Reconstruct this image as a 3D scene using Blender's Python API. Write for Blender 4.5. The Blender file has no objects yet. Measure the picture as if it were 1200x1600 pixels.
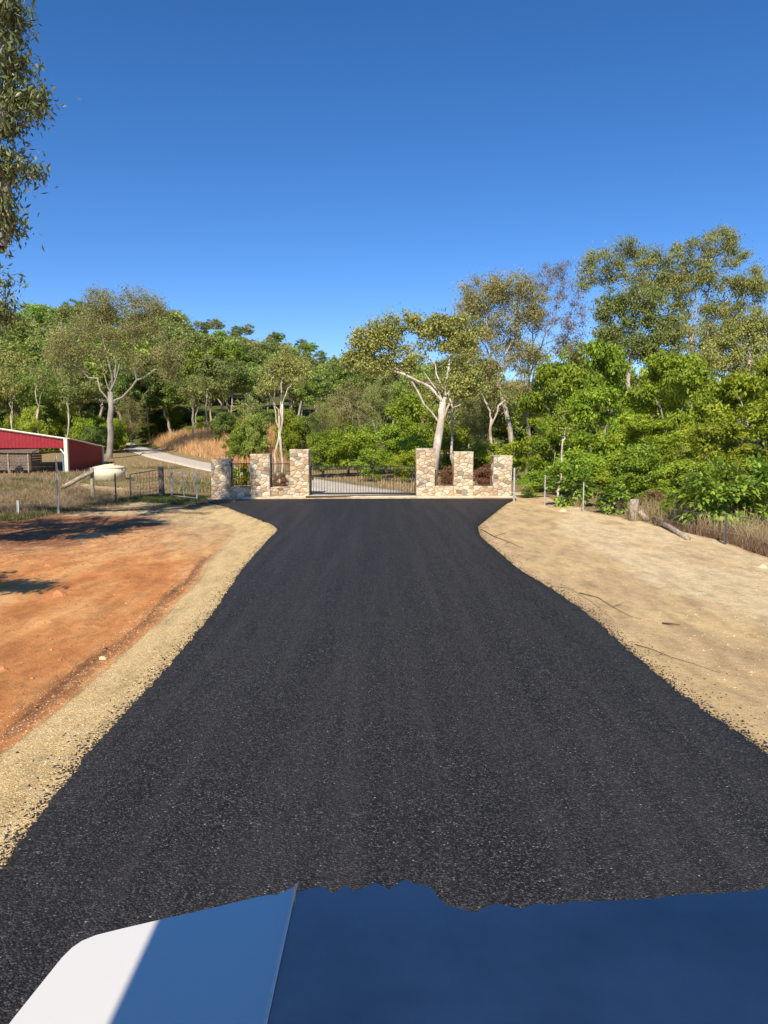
import bpy, math, random
import numpy as np
from mathutils import Vector, Matrix
C = bpy.context.scene.collection
rad = math.radians
R = np.random.default_rng(7)
PR = random.Random(5)

# ------------------------------------------------------------------ camera, sky, sun, exposure
FPX, CX, CY, CAMZ = 1150.0, 600.0, 800.0, 2.6
PITCH = math.atan(114 / FPX)
cam = bpy.data.objects.new('camera', bpy.data.cameras.new('camera')); C.objects.link(cam)
cam.location = (0, 0, CAMZ); cam.rotation_euler = (math.pi / 2 - PITCH, 0, 0)
cam.data.sensor_fit = 'VERTICAL'; cam.data.sensor_height = 36; cam.data.lens = FPX / 1600 * 36
cam.data.clip_start = 0.05; cam.data.clip_end = 5000
sc = bpy.context.scene; sc.camera = cam
SUN_AZ, SUN_EL = rad(12.5), rad(41)     # shadows fall towards +Y, a little towards +X
sd = Vector((math.sin(SUN_AZ) * math.cos(SUN_EL), math.cos(SUN_AZ) * math.cos(SUN_EL), -math.sin(SUN_EL)))
world = bpy.data.worlds.new('World'); sc.world = world; world.use_nodes = True
wn = world.node_tree; wn.nodes.clear()
sky = wn.nodes.new('ShaderNodeTexSky'); sky.sky_type = 'NISHITA'; sky.sun_disc = False
sky.sun_elevation = SUN_EL; sky.sun_rotation = math.pi + SUN_AZ
sky.air_density = 1.0; sky.dust_density = 0.0; sky.ozone_density = 3.2; sky.altitude = 2500
hs = wn.nodes.new('ShaderNodeHueSaturation'); hs.inputs['Saturation'].default_value = 1.26; hs.inputs['Value'].default_value = 1.0
bg = wn.nodes.new('ShaderNodeBackground'); bg.inputs[1].default_value = 0.125
wo = wn.nodes.new('ShaderNodeOutputWorld')
wn.links.new(sky.outputs[0], hs.inputs['Color']); wb = wn.nodes.new('ShaderNodeMix'); wb.data_type = 'RGBA'; wb.blend_type = 'MULTIPLY'; wb.inputs[0].default_value = 1; wb.inputs[7].default_value = (.98, .88, .95, 1)
wn.links.new(hs.outputs[0], wb.inputs[6]); wn.links.new(wb.outputs[2], bg.inputs[0]); wn.links.new(bg.outputs[0], wo.inputs[0])
sun = bpy.data.objects.new('sun', bpy.data.lights.new('sun', 'SUN')); C.objects.link(sun)
sun.data.energy = 4.4; sun.data.angle = rad(0.5); sun.data.color = (1.0, 0.91, 0.76)
sun.rotation_euler = sd.to_track_quat('-Z', 'Y').to_euler()
sc.view_settings.view_transform = 'Standard'; sc.view_settings.look = 'None'
sc.view_settings.exposure = 0.45; sc.view_settings.gamma = 1.0; sc.view_settings.use_curve_mapping = False
sc.cycles.max_bounces = 6; sc.cycles.diffuse_bounces = 3; sc.cycles.transmission_bounces = 4; sc.cycles.transparent_max_bounces = 4

# ------------------------------------------------------------------ helpers
cp, sp_ = math.cos(PITCH), math.sin(PITCH)
def ray(px, py):
    a, b = (px - CX) / FPX, (CY - py) / FPX
    return Vector((a, cp + sp_ * b, -sp_ + cp * b))
def at(px, py, Y):
    r = ray(px, py); t = Y / r.y
    return Vector((r.x * t, Y, CAMZ + r.z * t))
def gp(px, py, z=0.0):
    r = ray(px, py); t = (z - CAMZ) / r.z
    return Vector((r.x * t, r.y * t, z))

def smooth(a, b, x):
    t = np.clip((x - a) / (b - a), 0, 1); return t * t * (3 - 2 * t)
_lat = np.random.default_rng(3).random((256, 256))
def vnoise(x, y):
    xi = np.floor(x).astype(int); yi = np.floor(y).astype(int); fx = x - xi; fy = y - yi
    fx = fx * fx * (3 - 2 * fx); fy = fy * fy * (3 - 2 * fy)
    g = lambda i, j: _lat[(xi + i) & 255, (yi + j) & 255]
    return (g(0,0) * (1-fx) + g(1,0) * fx) * (1-fy) + (g(0,1) * (1-fx) + g(1,1) * fx) * fy
def fbm(x, y, o=4):
    s = 0; a = .5
    for k in range(o):
        s = s + a * vnoise(x * 2**k + 17 * k, y * 2**k + 31 * k); a *= .5
    return s - .47
def polydist(x, y, pts):
    """distance to a polyline and the side (+ = right of travel)"""
    best = np.full(np.shape(x), 1e9); side = np.zeros(np.shape(x))
    for (a, b) in zip(pts[:-1], pts[1:]):
        dx, dy = b[0]-a[0], b[1]-a[1]; L = dx*dx + dy*dy
        t = np.clip(((x-a[0])*dx + (y-a[1])*dy) / L, 0, 1)
        d = np.hypot(x-a[0]-t*dx, y-a[1]-t*dy)
        s = np.sign((x-a[0])*dy - (y-a[1])*dx)
        m = d < best - 1e-9; best = np.where(m, d, best); side = np.where(m, s, side)
    return best, side

def tag(o, label=None, cat=None, group=None, kind=None):
    if label: o['label'] = label
    if cat: o['category'] = cat
    if group: o['group'] = group
    if kind: o['kind'] = kind
    return o
def empty(name, loc, label, cat, group=None, rz=0):
    o = bpy.data.objects.new(name, None); C.objects.link(o); o.location = loc; o.rotation_euler.z = rz
    o.empty_display_size = .2
    return tag(o, label, cat, group)
def mesh(name, v, f, mats=None, sm=False, mi=None):
    me = bpy.data.meshes.new(name)
    me.from_pydata([tuple(p) for p in v], [], f); me.update()
    for m in (mats if isinstance(mats, (list, tuple)) else [mats]):
        if m: me.materials.append(m)
    if sm: me.polygons.foreach_set('use_smooth', [True] * len(me.polygons))
    if mi is not None: me.polygons.foreach_set('material_index', mi)
    return me
def np_mesh(name, V, F, mat, sm=False, attrs=None):
    """V (n,3), F (m,k) arrays with k constant"""
    me = bpy.data.meshes.new(name); n, m, k = len(V), len(F), F.shape[1]
    me.vertices.add(n); me.vertices.foreach_set('co', np.ascontiguousarray(V, dtype=np.float32).ravel())
    me.loops.add(m*k); me.loops.foreach_set('vertex_index', np.ascontiguousarray(F, dtype=np.int32).ravel())
    me.polygons.add(m); me.polygons.foreach_set('loop_start', np.arange(0, m*k, k, dtype=np.int32))
    me.polygons.foreach_set('use_smooth', np.full(m, sm))
    me.update(calc_edges=True); me.validate()
    if attrs:
        for nm, a in attrs.items():
            at_ = me.attributes.new(nm, 'FLOAT', 'POINT'); at_.data.foreach_set('value', np.ascontiguousarray(a, dtype=np.float32))
    if mat: me.materials.append(mat)
    return me
def obj(name, me, parent=None, loc=None, kind=None):
    o = bpy.data.objects.new(name, me); C.objects.link(o)
    if parent: o.parent = parent
    if loc is not None: o.location = loc
    if kind: o['kind'] = kind
    return o

class MB:
    """collects simple shapes into one mesh"""
    def __init__(s): s.v = []; s.f = []
    def add(s, v, f):
        n = len(s.v); s.v += [tuple(p) for p in v]; s.f += [tuple(i + n for i in q) for q in f]; return s
    def box(s, c, d, rz=0, M=None):
        hx, hy, hz = d[0]/2, d[1]/2, d[2]/2
        P = [Vector((x, y, z)) for z in (-hz, hz) for y in (-hy, hy) for x in (-hx, hx)]
        M = (M or Matrix.Rotation(rz, 3, 'Z')); P = [M @ p + Vector(c) for p in P]
        return s.add(P, [(0,2,3,1), (4,5,7,6), (0,1,5,4), (2,6,7,3), (0,4,6,2), (1,3,7,5)])
    def tube(s, pts, rs, n=8, cap=True):
        pts = [Vector(p) for p in pts]
        if not hasattr(rs, '__len__'): rs = [rs] * len(pts)
        V = []; F = []; ref = Vector((0, 0, 1))
        u = None
        for i, p in enumerate(pts):
            d = (pts[min(i+1, len(pts)-1)] - pts[max(i-1, 0)]).normalized()
            if u is None:
                u = d.cross(Vector((0, 1, 0)) if abs(d.y) < .9 else Vector((1, 0, 0))).normalized()
            else: u = (u - d * u.dot(d)).normalized()
            w = d.cross(u)
            for k in range(n):
                a = 2 * math.pi * k / n; V.append(p + (u * math.cos(a) + w * math.sin(a)) * rs[i])
        for i in range(len(pts)-1):
            for k in range(n):
                a, b = i*n + k, i*n + (k+1) % n; F.append((a, b, b+n, a+n))
        if cap: F.append(tuple(range(n))[::-1]); F.append(tuple(range((len(pts)-1)*n, len(pts)*n)))
        return s.add(V, F)
    def build(s, name, mat, parent=None, sm=False, loc=None, kind=None, bevel=0):
        o = obj(name, mesh(name, s.v, s.f, mat, sm), parent, loc, kind)
        if bevel:
            b = o.modifiers.new('b', 'BEVEL'); b.width = bevel; b.segments = 2; b.limit_method = 'ANGLE'; b.angle_limit = rad(40)
        return o

# ------------------------------------------------------------------ materials
def newmat(name, rough=.8, spec=.3, metal=0):
    m = bpy.data.materials.new(name); m.use_nodes = True; nt = m.node_tree
    b = nt.nodes['Principled BSDF']; b.inputs['Roughness'].default_value = rough
    b.inputs['Specular IOR Level'].default_value = spec; b.inputs['Metallic'].default_value = metal
    return m, nt, b
def nn(nt, t, **kw):
    n = nt.nodes.new(t)
    for k, v in kw.items():
        if k in n.inputs.keys() and not hasattr(n, k): n.inputs[k].default_value = v
        elif hasattr(n, k): setattr(n, k, v)
        else: n.inputs[k.replace('_', ' ')].default_value = v
    return n
def inp(nt, sock, v):
    if hasattr(v, 'is_output') or isinstance(v, bpy.types.NodeSocket): nt.links.new(v, sock)
    else: sock.default_value = v
def noise(nt, scale, detail=4, rough=.55, vec=None, dist=0):
    n = nt.nodes.new('ShaderNodeTexNoise'); n.inputs['Scale'].default_value = scale; n.inputs['Detail'].default_value = detail
    n.inputs['Roughness'].default_value = rough; n.inputs['Distortion'].default_value = dist
    if vec: nt.links.new(vec, n.inputs['Vector'])
    return n.outputs['Fac']
def voro(nt, scale, vec=None, feature='F1', out='Distance'):
    n = nt.nodes.new('ShaderNodeTexVoronoi'); n.feature = feature; n.inputs['Scale'].default_value = scale
    if vec: nt.links.new(vec, n.inputs['Vector'])
    return n.outputs[out]
def math_(nt, op, a, b=0.0, clamp=False):
    n = nt.nodes.new('ShaderNodeMath'); n.operation = op; n.use_clamp = clamp
    inp(nt, n.inputs[0], a); inp(nt, n.inputs[1], b); return n.outputs[0]
def mapr(nt, v, a, b, c=0.0, d=1.0):
    n = nt.nodes.new('ShaderNodeMapRange'); n.interpolation_type = 'SMOOTHSTEP'
    inp(nt, n.inputs[0], v); n.inputs[1].default_value = a; n.inputs[2].default_value = b
    n.inputs[3].default_value = c; n.inputs[4].default_value = d; return n.outputs[0]
def mix(nt, f, a, b, mode='MIX'):
    n = nt.nodes.new('ShaderNodeMix'); n.data_type = 'RGBA'; n.blend_type = mode
    inp(nt, n.inputs[0], f)
    for s_, v in ((n.inputs[6], a), (n.inputs[7], b)):
        if isinstance(v, (tuple, list)): s_.default_value = (v[0], v[1], v[2], 1)
        else: nt.links.new(v, s_)
    return n.outputs[2]
def ramp(nt, fac, stops, const=False):
    n = nt.nodes.new('ShaderNodeValToRGB'); cr = n.color_ramp
    if const: cr.interpolation = 'CONSTANT'
    while len(cr.elements) < len(stops): cr.elements.new(.5)
    for e, (p, c) in zip(cr.elements, stops): e.position = p; e.color = (c[0], c[1], c[2], 1)
    inp(nt, n.inputs[0], fac); return n.outputs[0]
def attr(nt, name):
    n = nt.nodes.new('ShaderNodeAttribute'); n.attribute_name = name; return n.outputs['Fac']
def coords(nt, kind='Object'):
    return nt.nodes.new('ShaderNodeTexCoord').outputs[kind]
def mapping(nt, vec, scale=(1, 1, 1), rot=(0, 0, 0)):
    n = nt.nodes.new('ShaderNodeMapping'); nt.links.new(vec, n.inputs[0])
    n.inputs['Scale'].default_value = scale; n.inputs['Rotation'].default_value = rot; return n.outputs[0]
def bump(nt, h, dist, strength=1.0, prev=None):
    n = nt.nodes.new('ShaderNodeBump'); n.inputs['Strength'].default_value = strength; n.inputs['Distance'].default_value = dist
    nt.links.new(h, n.inputs['Height'])
    if prev: nt.links.new(prev, n.inputs['Normal'])
    return n.outputs[0]
def objrand(nt): return nt.nodes.new('ShaderNodeObjectInfo').outputs['Random']

def plain(name, col, rough=.7, spec=.3, metal=0, var=.25, scale=6, bumpd=0):
    m, nt, b = newmat(name, rough, spec, metal)
    n = noise(nt, scale, 5, .6, coords(nt))
    c = mix(nt, mapr(nt, n, .3, .7), tuple(x * (1-var) for x in col), tuple(min(1, x * (1+var)) for x in col))
    nt.links.new(c, b.inputs['Base Color'])
    if bumpd: nt.links.new(bump(nt, n, bumpd), b.inputs['Normal'])
    return m
def leafmat(name, c_dark, c_mid, c_light, trans=.35, objvar=.35, rough=.5):
    m, nt, b = newmat(name, rough, .35)
    c = ramp(nt, attr(nt, 'rnd'), [(0, c_dark), (.5, c_mid), (1, c_light)])
    hv = nt.nodes.new('ShaderNodeHueSaturation'); nt.links.new(c, hv.inputs['Color'])
    r = objrand(nt)
    nt.links.new(mapr(nt, r, 0, 1, 1 - objvar, 1 + objvar), hv.inputs['Value'])
    nt.links.new(mapr(nt, math_(nt, 'FRACT', math_(nt, 'MULTIPLY', r, 7.31)), 0, 1, .485, .515), hv.inputs['Hue'])
    nt.links.new(hv.outputs[0], b.inputs['Base Color'])
    tr = nt.nodes.new('ShaderNodeBsdfTranslucent'); nt.links.new(hv.outputs[0], tr.inputs['Color'])
    mx = nt.nodes.new('ShaderNodeMixShader'); mx.inputs[0].default_value = trans
    nt.links.new(b.outputs[0], mx.inputs[1]); nt.links.new(tr.outputs[0], mx.inputs[2])
    nt.links.new(mx.outputs[0], nt.nodes['Material Output'].inputs['Surface'])
    return m
L_HILL = leafmat('leaf_hill', (0.148,0.198,0.041), (0.267,0.357,0.066), (0.441,0.531,0.121))
L_OLIVE = leafmat('leaf_olive', (0.168,0.203,0.053), (0.302,0.330,0.087), (0.484,0.508,0.150), .35, .18)
L_BROWN = leafmat('leaf_brown', (0.205,0.181,0.065), (0.348,0.306,0.110), (0.512,0.455,0.190), .35, .10)
L_GREY = leafmat('leaf_greypurple', (0.167,0.137,0.098), (0.277,0.231,0.161), (0.374,0.332,0.230), .35, .1)
L_BRIGHT = leafmat('leaf_bright', (0.124,0.174,0.012), (0.279,0.368,0.025), (0.500,0.558,0.056), .38, .14)
L_BROAD = leafmat('leaf_broad', (0.128,0.215,0.021), (0.254,0.386,0.043), (0.436,0.543,0.086), .3, .1, .35)
L_SHRUB = leafmat('leaf_shrub', (0.130,0.195,0.015), (0.245,0.330,0.025), (0.404,0.465,0.045), .25, .3)
L_NEAR = leafmat('leaf_near', (0.071,0.095,0.033), (0.136,0.167,0.056), (0.312,0.317,0.133), .22, .1, .4)
L_RED = leafmat('leaf_burgundy', (.13,.06,.035), (.24,.12,.06), (.32,.20,.09), .3, .2)
L_DRY = leafmat('leaf_dry', (.20,.13,.05), (.34,.22,.085), (.46,.33,.14), .2, .1)
G_DRY = leafmat('grass_dry', (.34,.24,.12), (.54,.40,.21), (.72,.57,.34), .4, .1)
G_ORANGE = leafmat('grass_orange', (.60,.37,.15), (.82,.54,.25), (.92,.70,.38), .45, .05)
G_GREEN = leafmat('grass_green', (.06,.085,.018), (.11,.135,.03), (.19,.20,.06), .25, .1)
G_BROWN = leafmat('grass_brown', (.13,.075,.045), (.24,.15,.085), (.38,.27,.15), .2, .1)

def barkmat(name, c1, c2, scale=3):
    m, nt, b = newmat(name, .85, .2)
    v = mapping(nt, coords(nt), (1, 1, .35))
    n = noise(nt, scale, 5, .6, v)
    n2 = noise(nt, scale * 6, 4, .6, v)
    c = mix(nt, mapr(nt, n, .38, .62), c1, c2)
    c = mix(nt, mapr(nt, n2, .3, .75, 0, .6), c, tuple(x * .45 for x in c1))
    nt.links.new(c, b.inputs['Base Color']); nt.links.new(bump(nt, n2, .03), b.inputs['Normal'])
    return m
B_GREY = barkmat('bark_grey', (.30,.26,.21), (.44,.39,.33))
B_WHITE = barkmat('bark_white', (.52,.40,.30), (.82,.76,.67), 1.2)
B_PALE = barkmat('bark_pale', (.42,.33,.24), (.62,.55,.46), 2)
B_DARK = barkmat('bark_dark', (.09,.07,.05), (.16,.13,.10))

# ground
def ground_mat():
    m, nt, b = newmat('ground_soil', .95, .12)
    v = coords(nt)
    red, grav, gr, grn = attr(nt, 'red'), attr(nt, 'grav'), attr(nt, 'grass'), attr(nt, 'green')
    vs = mapping(nt, v, (1.1, .42, 1), (0, 0, rad(8)))
    n1 = noise(nt, 1.1, 6, .6, vs); n2 = noise(nt, 7, 6, .65, v); n3 = noise(nt, 45, 4, .7, v); n4 = noise(nt, .35, 4, .5, v)
    vo = voro(nt, 55, v); vcol = voro(nt, 55, v, out='Color')
    sand = ramp(nt, n1, [(.25, (.42,.27,.135)), (.45, (.54,.365,.19)), (.60, (.64,.445,.21)), (.75, (.74,.55,.28))])
    sand = mix(nt, mapr(nt, n3, .35, .75, 0, .45), sand, (.76,.57,.30))
    sand = mix(nt, mapr(nt, n2, .56, .74, 0, .55), sand, (.33,.20,.10))
    crc = ramp(nt, math_(nt, 'ADD', math_(nt, 'MULTIPLY', n2, .4), math_(nt, 'MULTIPLY', n3, .6)), [(.25, (.46,.31,.155)), (.42, (.64,.47,.25)), (.58, (.77,.60,.35)), (.8, (.84,.69,.43))])
    sand = mix(nt, mapr(nt, math_(nt, 'ADD', attr(nt, 'cream'), math_(nt, 'MULTIPLY', math_(nt, 'SUBTRACT', n2, .5), 1.2)), .3, .8), sand, crc)
    redc = ramp(nt, n1, [(.25, (.42,.15,.052)), (.46, (.62,.255,.085)), (.62, (.74,.37,.14)), (.8, (.74,.47,.22))])
    redc = mix(nt, mapr(nt, n2, .5, .75, 0, .5), redc, (.30,.11,.05))
    redc = mix(nt, mapr(nt, n3, .62, .8, 0, .5), redc, (.70,.46,.25))
    gc = ramp(nt, vo, [(0, (.82,.61,.30)), (.45, (.72,.51,.235)), (.8, (.48,.31,.125))])
    gc = mix(nt, mapr(nt, n2, .4, .7, 0, .4), gc, (.66,.53,.32))
    grc = ramp(nt, n2, [(.3, (.16,.105,.05)), (.5, (.28,.195,.09)), (.72, (.44,.33,.17))])
    grg = ramp(nt, n2, [(.3, (.06,.07,.02)), (.7, (.13,.14,.04))])
    jit = math_(nt, 'MULTIPLY', math_(nt, 'SUBTRACT', n2, .5), .9)
    jit3 = math_(nt, 'MULTIPLY', math_(nt, 'SUBTRACT', n3, .5), .8)
    jj = math_(nt, 'ADD', jit, jit3)
    f = lambda a: mapr(nt, math_(nt, 'ADD', a, jj), .35, .65)
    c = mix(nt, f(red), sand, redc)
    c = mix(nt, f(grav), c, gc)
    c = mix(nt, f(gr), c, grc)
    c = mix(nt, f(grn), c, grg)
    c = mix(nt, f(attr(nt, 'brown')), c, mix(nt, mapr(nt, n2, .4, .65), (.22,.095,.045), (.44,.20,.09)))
    n5 = noise(nt, 130, 3, .7, v); n6 = noise(nt, 2.2, 7, .68, mapping(nt, v, (1.4, .5, 1), (0, 0, rad(12))))
    hv = nt.nodes.new('ShaderNodeHueSaturation'); nt.links.new(c, hv.inputs['Color'])
    nt.links.new(math_(nt, 'MULTIPLY', mapr(nt, n5, .3, .7, .80, 1.26), mapr(nt, n6, .32, .60, .84, 1.18)), hv.inputs['Value'])
    nt.links.new(hv.outputs[0], b.inputs['Base Color'])
    bm_ = bump(nt, n2, .05, .8)
    bm_ = bump(nt, n3, .022, 1, bm_)
    bm_ = bump(nt, n5, .006, 1, bm_)
    inv = math_(nt, 'SUBTRACT', 1.0, vo)
    bm_ = bump(nt, math_(nt, 'MULTIPLY', inv, f(grav)), .007, 1, bm_)
    nt.links.new(bm_, b.inputs['Normal'])
    return m
def asphalt_mat():
    m, nt, b = newmat('asphalt', .62, .28)
    v = coords(nt)
    col = voro(nt, 78, v, out='Color'); d = voro(nt, 78, v)
    sep = nt.nodes.new('ShaderNodeSeparateColor'); nt.links.new(col, sep.inputs[0])
    d2 = voro(nt, 210, v); n = noise(nt, .9, 3, .5, v); nb = noise(nt, 6, 3, .6, v)
    c = ramp(nt, sep.outputs[0], [(0, (.006,.0055,.006)), (.30, (.015,.0135,.014)), (.62, (.046,.040,.037)), (.84, (.110,.097,.089)), (.965, (.165,.152,.142)), (.998, (.30,.28,.26)), (1, (.7,.66,.6))])
    c = mix(nt, mapr(nt, d, .35, .75), c, (.006, .006, .007))
    c = mix(nt, mapr(nt, n, .35, .7, 0, .35), c, (.045,.038,.034))
    c = mix(nt, mapr(nt, nb, .45, .75, 0, .25), c, (.012,.011,.014))
    st = noise(nt, 1.0, 5, .6, mapping(nt, v, (3.0, .10, 1), (0, 0, rad(3.3))))
    gr2 = noise(nt, 34, 3, .7, v)
    c = mix(nt, mapr(nt, gr2, .48, .66, 0, .35), c, (.105,.094,.084))
    c = mix(nt, mapr(nt, gr2, .5, .36, 0, .4), c, (.008,.008,.009))
    c = mix(nt, mapr(nt, st, .4, .7, 0, .30), c, (.085,.077,.072))
    nt.links.new(c, b.inputs['Base Color'])
    nt.links.new(mapr(nt, sep.outputs[1], 0, 1, .45, .95), b.inputs['Roughness'])
    h = math_(nt, 'ADD', math_(nt, 'MULTIPLY', d, -1.0), math_(nt, 'MULTIPLY', d2, -.35))
    h = math_(nt, 'ADD', h, math_(nt, 'MULTIPLY', sep.outputs[2], .6))
    nt.links.new(bump(nt, h, .013, 1), b.inputs['Normal'])
    return m
M_GROUND = ground_mat(); M_ASPH = asphalt_mat()
M_CONC = plain('concrete', (.58, .50, .39), .9, .2, var=.18, scale=2.5, bumpd=.01)
M_MORTAR = plain('mortar', (.36, .27, .17), .95, .1, var=.25, scale=12, bumpd=.01)
def stone_mat():
    m, nt, b = newmat('stone', .9, .2)
    r = objrand(nt)
    c = ramp(nt, r, [(0, (.66,.54,.37)), (.18, (.52,.38,.22)), (.30, (.74,.65,.49)), (.44, (.46,.32,.19)), (.54, (.60,.50,.36)), (.64, (.33,.28,.22)),
                     (.74, (.70,.58,.40)), (.84, (.58,.45,.29)), (.92, (.45,.40,.33)), (.97, (.24,.17,.12))], True)
    v = coords(nt); n = noise(nt, 9, 6, .7, v); n2 = noise(nt, 40, 4, .6, v)
    c = mix(nt, mapr(nt, n, .42, .72, 0, .6), c, (.33,.22,.13))
    c = mix(nt, mapr(nt, n2, .55, .8, 0, .4), c, (.80,.74,.62))
    nt.links.new(c, b.inputs['Base Color']); nt.links.new(bump(nt, n, .04), b.inputs['Normal'])
    return m
M_STONE = stone_mat()
M_IRON = plain('black_steel', (.018,.017,.016), .45, .5, 0, .2)
M_RUST = plain('rusty_steel', (.12,.055,.03), .8, .3, 0, .4, 15)
M_GALV = plain('galvanised', (.50,.49,.46), .5, .5, .3, .2)
M_WOOD = plain('weathered_wood', (.34,.28,.21), .9, .15, 0, .45, 9, .02)
M_WOOD_D = plain('dark_timber', (.17,.13,.10), .9, .15, 0, .45, 9, .02)
M_WHITE = plain('white_paint', (.80,.76,.69), .30, .5, 0, .015, 3)
M_CREAM = plain('cream_steel', (.76,.70,.54), .5, .4, 0, .05)
M_RED = plain('red_steel', (.30,.022,.030), .6, .3, 0, .12)
M_BLUE = plain('blue_film', (.33,.26,.24), .12, .5, 0, .30, 1.2)
M_PICKET = plain('picket_steel', (.10,.09,.08), .8, .3, 0, .3)
M_ROCK = plain('pale_rock', (.66,.50,.28), .95, .15, 0, .3, 30, .004)
M_REDROCK = plain('red_clod', (.50,.22,.10), .95, .15, 0, .3, 20, .01)
M_CHIP = plain('asphalt_chip', (.022,.021,.023), .6, .4, 0, .6, 60)
M_TWIG = plain('twig', (.10,.075,.05), .9, .2, 0, .3, 20)
M_BLUE.node_tree.nodes['Principled BSDF'].inputs['IOR'].default_value = 1.9
M_WHITE.node_tree.nodes['Principled BSDF'].inputs['IOR'].default_value = 2.1
M_TANK = plain('tank_cream', (.78,.70,.48), .7, .3, 0, .06)
M_GLASS = plain('dark_glass', (.02,.025,.03), .05, .6, 0, .05)
def window_mat():
    m = bpy.data.materials.new('window_glass'); m.use_nodes = True; nt = m.node_tree; nt.nodes.clear()
    t = nt.nodes.new('ShaderNodeBsdfTransparent'); t.inputs[0].default_value = (.86, .90, .88, 1)
    g = nt.nodes.new('ShaderNodeBsdfGlossy'); g.inputs['Roughness'].default_value = .02
    mx = nt.nodes.new('ShaderNodeMixShader'); mx.inputs[0].default_value = .08; o = nt.nodes.new('ShaderNodeOutputMaterial')
    nt.links.new(t.outputs[0], mx.inputs[1]); nt.links.new(g.outputs[0], mx.inputs[2]); nt.links.new(mx.outputs[0], o.inputs[0]); return m
M_WINDOW = window_mat()
M_RUBBER = plain('rubber', (.02,.02,.02), .85, .2, 0, .2)
M_CHROME = plain('chrome', (.6,.6,.6), .15, .5, .9, .05)

# ------------------------------------------------------------------ layout of the ground
LEDGE = [gp(*p) for p in [(-420,1600),(0,1365),(75,1262),(158,1155),(242,1067),(292,1009),(333,959),(383,884),(412,852),(437,826),(424,817),(383,802),(354,791),(325,783.5),(308,781)]]
REDGE = [gp(*p) for p in [(1760,1600),(1171,1159),(1117,1122),(1058,1080),(992,1026),(942,980),(883,934),(808,888),(775,860),(748,836),(745,822),(771,801),(790,787),(806,779)]]
LEDGE = [Vector((LEDGE[0].x - .2, -6, 0))] + LEDGE; REDGE = [Vector((REDGE[0].x + .1, -6, 0))] + REDGE
PATH = [(at(567,777,33.5)), at(556,771,37), at(520,763,42), at(470,753,48), at(415,744,54), at(362,735,60), at(305,724,68), at(252,713,78), at(222,704,88), at(196,697,98), at(160,690,108), at(110,684,116)]
PATH2 = [(p.x, p.y) for p in PATH]
FENCE_L = [(-40, 23.0), gp(0,806)[:2], gp(90,800)[:2], gp(181,783)[:2], gp(253,776)[:2], gp(312,779)[:2]]
def tz(x, y):
    x = np.asarray(x, float); y = np.asarray(y, float)
    pz = np.interp(y, [30, 36, 42, 48, 54, 60, 68, 78, 88, 98, 108, 116], [0, -.06, -.12, -.12, -.05, .02, .32, .75, 1.2, 1.65, 2.2, 2.8])
    z = np.where(y > 34, pz * smooth(34, 40, y), 0)
    d, s = polydist(x, y, PATH2)
    bank = np.where(s > 0, np.clip(d - 2.2, 0, 9), 0) * .34 * smooth(66, 78, y) * smooth(4, -8, x)
    z = z + bank
    z = z + 27 * smooth(95, 225, y) * (.40 + .60 * smooth(20, -55, x)) * (1 - .55 * smooth(20, 70, x))
    z = z + .75 * np.exp(-((x + 17.5) / 5)**2 - ((y - 34) / 5.5)**2) + .5 * smooth(-20, -32, x) * np.exp(-((y-36)/14)**2)
    z = z + .18 * fbm(x * .12, y * .12, 3) * smooth(7, 12, np.abs(x)) * np.where(y > 10, 1, .3)
    z = z - .35 * smooth(.0, 1.0, (x - 9.5) / 4) * smooth(40, 20, y)
    return z
def tz1(x, y): return float(tz(x, y))

def rp(edge): return [(p[0], p[1]) for p in edge]
LE2, RE2 = rp(LEDGE), rp(REDGE)
def poly_in(x, y):
    P = LE2 + RE2[::-1]; ins = np.zeros(np.shape(x), bool)
    for (a, b) in zip(P, P[1:] + P[:1]):
        c = ((a[1] > y) != (b[1] > y)); xi = (b[0]-a[0]) * (y - a[1]) / (b[1] - a[1] + 1e-12) + a[0]
        ins ^= c & (x < xi)
    return ins

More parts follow.
